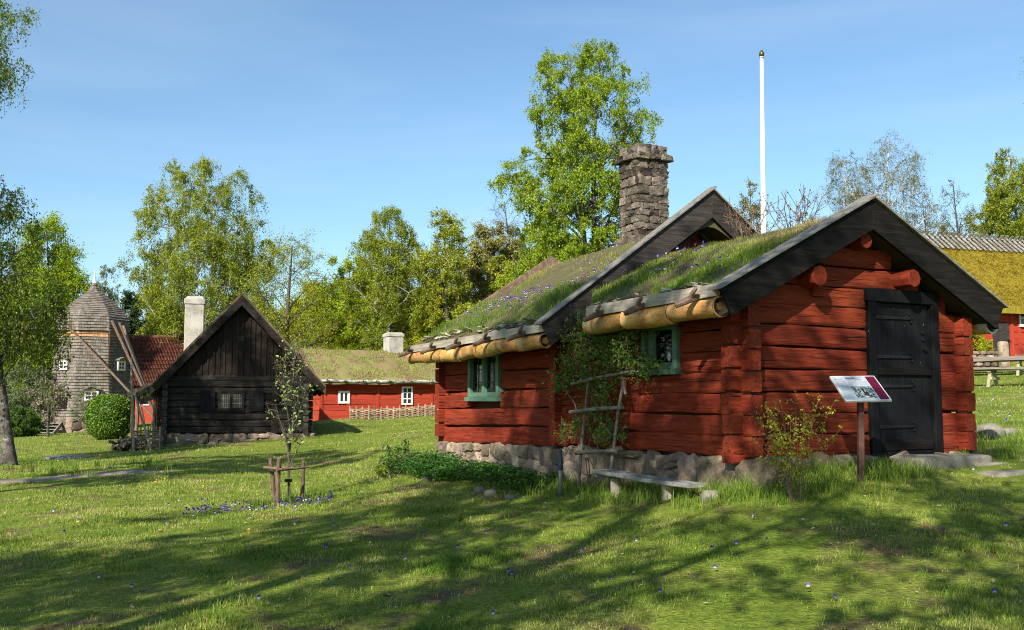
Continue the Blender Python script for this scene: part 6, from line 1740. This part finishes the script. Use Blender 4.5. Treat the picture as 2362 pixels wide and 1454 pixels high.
g.build('stem', M['branch'], ro); c.leaves(np.array(nl_), .036, flat=.5, asp=.7); c.build('leaves', M['rose_leaf'], ro)

# metal post with blue cap
p0 = on_ground(1293, 13.0); mp_ = thing('metal_post', 'thin grey metal post with blue cap before the log corner', 'post', tuple(p0)); tpz = P(1293, 1036, 13.0).z - p0.z
g = Geo(); g.tube([(0, 0, -.1), (0, 0, tpz * .55)], .027, k=12); g.build('tube', M['pipe'], mp_, smooth=True)
g = Geo(); g.lathe([(.026, tpz * .54), (.034, tpz * .56), (.036, tpz * .66), (.026, tpz * .68), (.022, tpz * .72), (.020, tpz), (0, tpz)], k=14); g.build('cap', M['pipe_cap'], mp_, smooth=True)

# information sign
s0 = on_ground(1985, 10.55); sg_ = thing('information_sign', 'tilted information board with maroon stripe on a brown post', 'sign', tuple(s0))
TLc, TRc, BRc, BLc = P(1914, 868, 10.70), P(2016, 867, 10.78), P(2057, 922, 10.44), P(1957, 925, 10.36)
ux = (TRc - TLc).normalized(); wd = (TRc - TLc).length; dn = (BLc - TLc); dn -= ux * dn.dot(ux); hgt = dn.length; dn.normalize(); nb = ux.cross(dn); nb = nb if nb.z > 0 else -nb
org = TLc - s0
def bp(a, b, e=0.0): return org + ux * (a * wd) + dn * (b * hgt) + nb * e
def panel(name, m_, a0, b0, a1, b1, e0, e1, parent):
    g = Geo(); g.prism([bp(a0, b0, e0), bp(a1, b0, e0), bp(a1, b1, e0), bp(a0, b1, e0)], nb * (e1 - e0)); return g.build(name, m_, parent)
board = panel('board', M['sign_frame'], 0, 0, 1, 1, -.022, .0, sg_)
M['sign_white'] = mat('sign_white', [(.42, .46, .50), (.48, .52, .56)], ns=3, var=.02, rough=.35, bump=0)  # white dulled towards blue, the sky's reflection put into the colour
M['sign_pale'] = mat('sign_pale_column', [(.35, .395, .44), (.39, .43, .475)], ns=3, var=.02, rough=.35, bump=0)
M['sign_maroon'] = mat('sign_maroon', [(.10, .006, .022), (.14, .010, .032)], ns=2, var=.03, rough=.35, bump=0)
M['sign_ink'] = mat('sign_ink', [(.05, .09, .14), (.09, .14, .20)], ns=20, var=.2, bump=0)
M['sign_text'] = mat('sign_small_text', [(.22, .28, .36), (.30, .36, .44)], ns=20, var=.2, bump=0)
M['sign_red'] = mat('sign_red_text', [(.42, .16, .18), (.5, .22, .24)], ns=20, var=.2, bump=0)
panel('print', M['sign_white'], .02, .03, .98, .97, .0, .0015, board)
panel('column', M['sign_pale'], .02, .031, .262, .969, .0016, .0024, board)
panel('stripe', M['sign_maroon'], .765, .035, .972, .965, .0016, .0026, board)
# the photograph on the board
ph = bpy.data.materials.new('board_photograph'); ph.use_nodes = True; nt = ph.node_tree; bs = nt.nodes['Principled BSDF']; n_ = nt.nodes.new('ShaderNodeTexNoise'); n_.inputs['Scale'].default_value = 42; n_.inputs['Detail'].default_value = 7
tcn = nt.nodes.new('ShaderNodeTexCoord'); nt.links.new(tcn.outputs['Object'], n_.inputs['Vector']); rp = nt.nodes.new('ShaderNodeValToRGB'); e = rp.color_ramp.elements; e[0].position = .38; e[0].color = (.02, .03, .035, 1); e[1].position = .66; e[1].color = (.50, .56, .55, 1)
nt.links.new(n_.outputs[0], rp.inputs[0]); nt.links.new(rp.outputs[0], bs.inputs['Base Color']); bs.inputs['Roughness'].default_value = .35
pic = panel('photograph', ph, .29, .44, .745, .91, .0017, .0027, board)
def ink(name, m_, rows, parent=board):
    g = Geo()
    for a0, a1, b, h in rows:
        a = a0
        while a < a1:
            L_ = min(random.uniform(.012, .035), a1 - a)
            # each word is a run of letter-like strokes
            x = a
            while x < a + L_:
                g.prism([bp(x, b - h * random.uniform(.5, 1), .003), bp(x + .0045, b - h * random.uniform(.5, 1), .003), bp(x + .0045, b, .003), bp(x, b, .003)], nb * .0004); x += .0065
            a += L_ + .009
    return g.build(name, m_, parent)
ink('heading', M['sign_ink'], [(.30, .51, .125, .055), (.055, .20, .155, .035)])
ink('subheading', M['sign_red'], [(.30, .66, .185, .035), (.05, .075, .085, .03), (.055, .22, .215, .022), (.055, .22, .245, .022)])
ink('text', M['sign_text'], [(.30, .50, .25 + .033 * i, .016) for i in range(5)] + [(.53, .74, .25 + .033 * i, .016) for i in range(5)] + [(.055, .23, .30 + .033 * i, .016) for i in range(10)] + [(.06, .22, .90, .02)])
dk = Geo()   # roof shape of the old house in the board's photograph
M['photo_dark'] = mat('photo_dark', [(.012, .016, .018), (.03, .036, .04)], ns=8, var=.05, bump=0); M['photo_light'] = mat('photo_light', [(.35, .39, .38), (.55, .6, .58)], ns=30, var=.1, bump=0)
dk.prism([bp(.50, .50, .0029), bp(.53, .50, .0029), bp(.66, .86, .0029), bp(.50, .80, .0029)], nb * .0003); dk.build('house_gable', M['photo_dark'], pic)
dk = Geo(); dk.prism([bp(.535, .58, .0034), bp(.57, .58, .0034), bp(.57, .66, .0034), bp(.535, .66, .0034)], nb * .0003); dk.prism([bp(.60, .72, .0034), bp(.62, .72, .0034), bp(.62, .80, .0034), bp(.60, .80, .0034)], nb * .0003); dk.build('house_window', M['photo_light'], pic)
g = Geo(); mid = bp(.62, .62, -.03); g.beam((0, 0, -.15), (mid.x * .35, mid.y * .35 + .02, mid.z), .062, .062, up=(0, 1, 0)); g.build('post', M['sign_post'], sg_, bevel=.004)
g = Geo(); g.prism([bp(.35, .3, -.045), bp(.75, .3, -.045), bp(.75, .8, -.045), bp(.35, .8, -.045)], nb * .02); g.build('bracket', M['sign_post'], sg_)

# steps at the door and loose stones
def slab(name, label, t0, t1, s0, s1, z0, z1, amp=.06, e=.28):
    x, y = to_world((t0 + t1) / 2, (s0 + s1) / 2); g = Geo()
    g.stone((0, 0, 0), (U * (t1 - t0) / 2, Vv * (s1 - s0) / 2, Vector((0, 0, (z1 - z0) / 2))), e=e, amp=amp, nu=20, nv=9); o = g.build(name, M['step_stone'], smooth=True); o.location = (x, y, CAMZ + (z0 + z1) / 2); tag(o, label, 'stone')
M['step_stone'] = mat('step_stone', [(.09, .08, .065), (.165, .15, .122), (.24, .22, .18)], ns=5, detail=8, bump=.5, var=.15)
slab('door_step', 'flat grey doorstep slab below the black door', 2.25, 3.55, -.52, -.02, -.95, -.685, .05, .2)
slab('stepping_stone', 'small flat stone at the right end of the doorstep', 3.15, 3.95, -.62, -.32, -1.0, -.775)
slab('stepping_stone', 'long flat stone in the grass below the doorstep', 2.75, 4.25, -1.12, -.74, -1.1, -.84)
for k, (px, Y, r, lab) in enumerate([(1640, 10.55, .115, 'round pale stone in the grass right of the bench'), (1108, 14.0, .09, 'small stone at the edge of the leafy bed'), (1132, 13.6, .10, 'larger stone beside the small one at the leafy bed edge'), (1176, 13.2, .07, 'flat little stone before the leafy bed near the metal post'), (2282, 15.0, .22, 'grey boulder in the grass right of the cottage corner'), (2325, 15.2, .15, 'smaller grey boulder right of the first one by the cottage corner'), (2245, 15.2, .10, 'small stone half hidden by the cottage corner'), (985, 15.7, .08, 'half-buried stone among the flowers at the far bed edge'), (470, 14.0, .05, 'little pale stone in the sunny lawn')]):
    b0 = on_ground(px, Y); g = Geo(); g.stone((0, 0, r * .15), (Vector((r, 0, 0)), Vector((0, r * .8, 0)), Vector((0, 0, r * .72))), e=.85, amp=.18, nu=16, nv=10); o = g.build('field_stone', M['step_stone'], smooth=True); o.location = b0; tag(o, lab, 'stone')
b0 = on_ground(163, 27.0); g = Geo(); g.lathe([(0, .03), (.62, .03), (.66, .0), (.66, -.1)], k=24); g.lathe([(0, .045), (.30, .045), (.31, .031)], k=20); o = g.build('well_cover', M['pipe']); o.location = b0; tag(o, 'flat grey round cover lying in the grass near the left birch', 'cover')
# white vase in the near window
x, y = to_world(.07, 1.36); g = Geo(); g.lathe([(.0, 0), (.035, 0), (.05, .05), (.045, .11), (.02, .16), (.015, .2), (.025, .22)], k=16); o = g.build('vase', M['white_paint'], smooth=True); o.location = (x, y, CAMZ + .45); tag(o, 'white vase standing inside the near green window', 'vase')
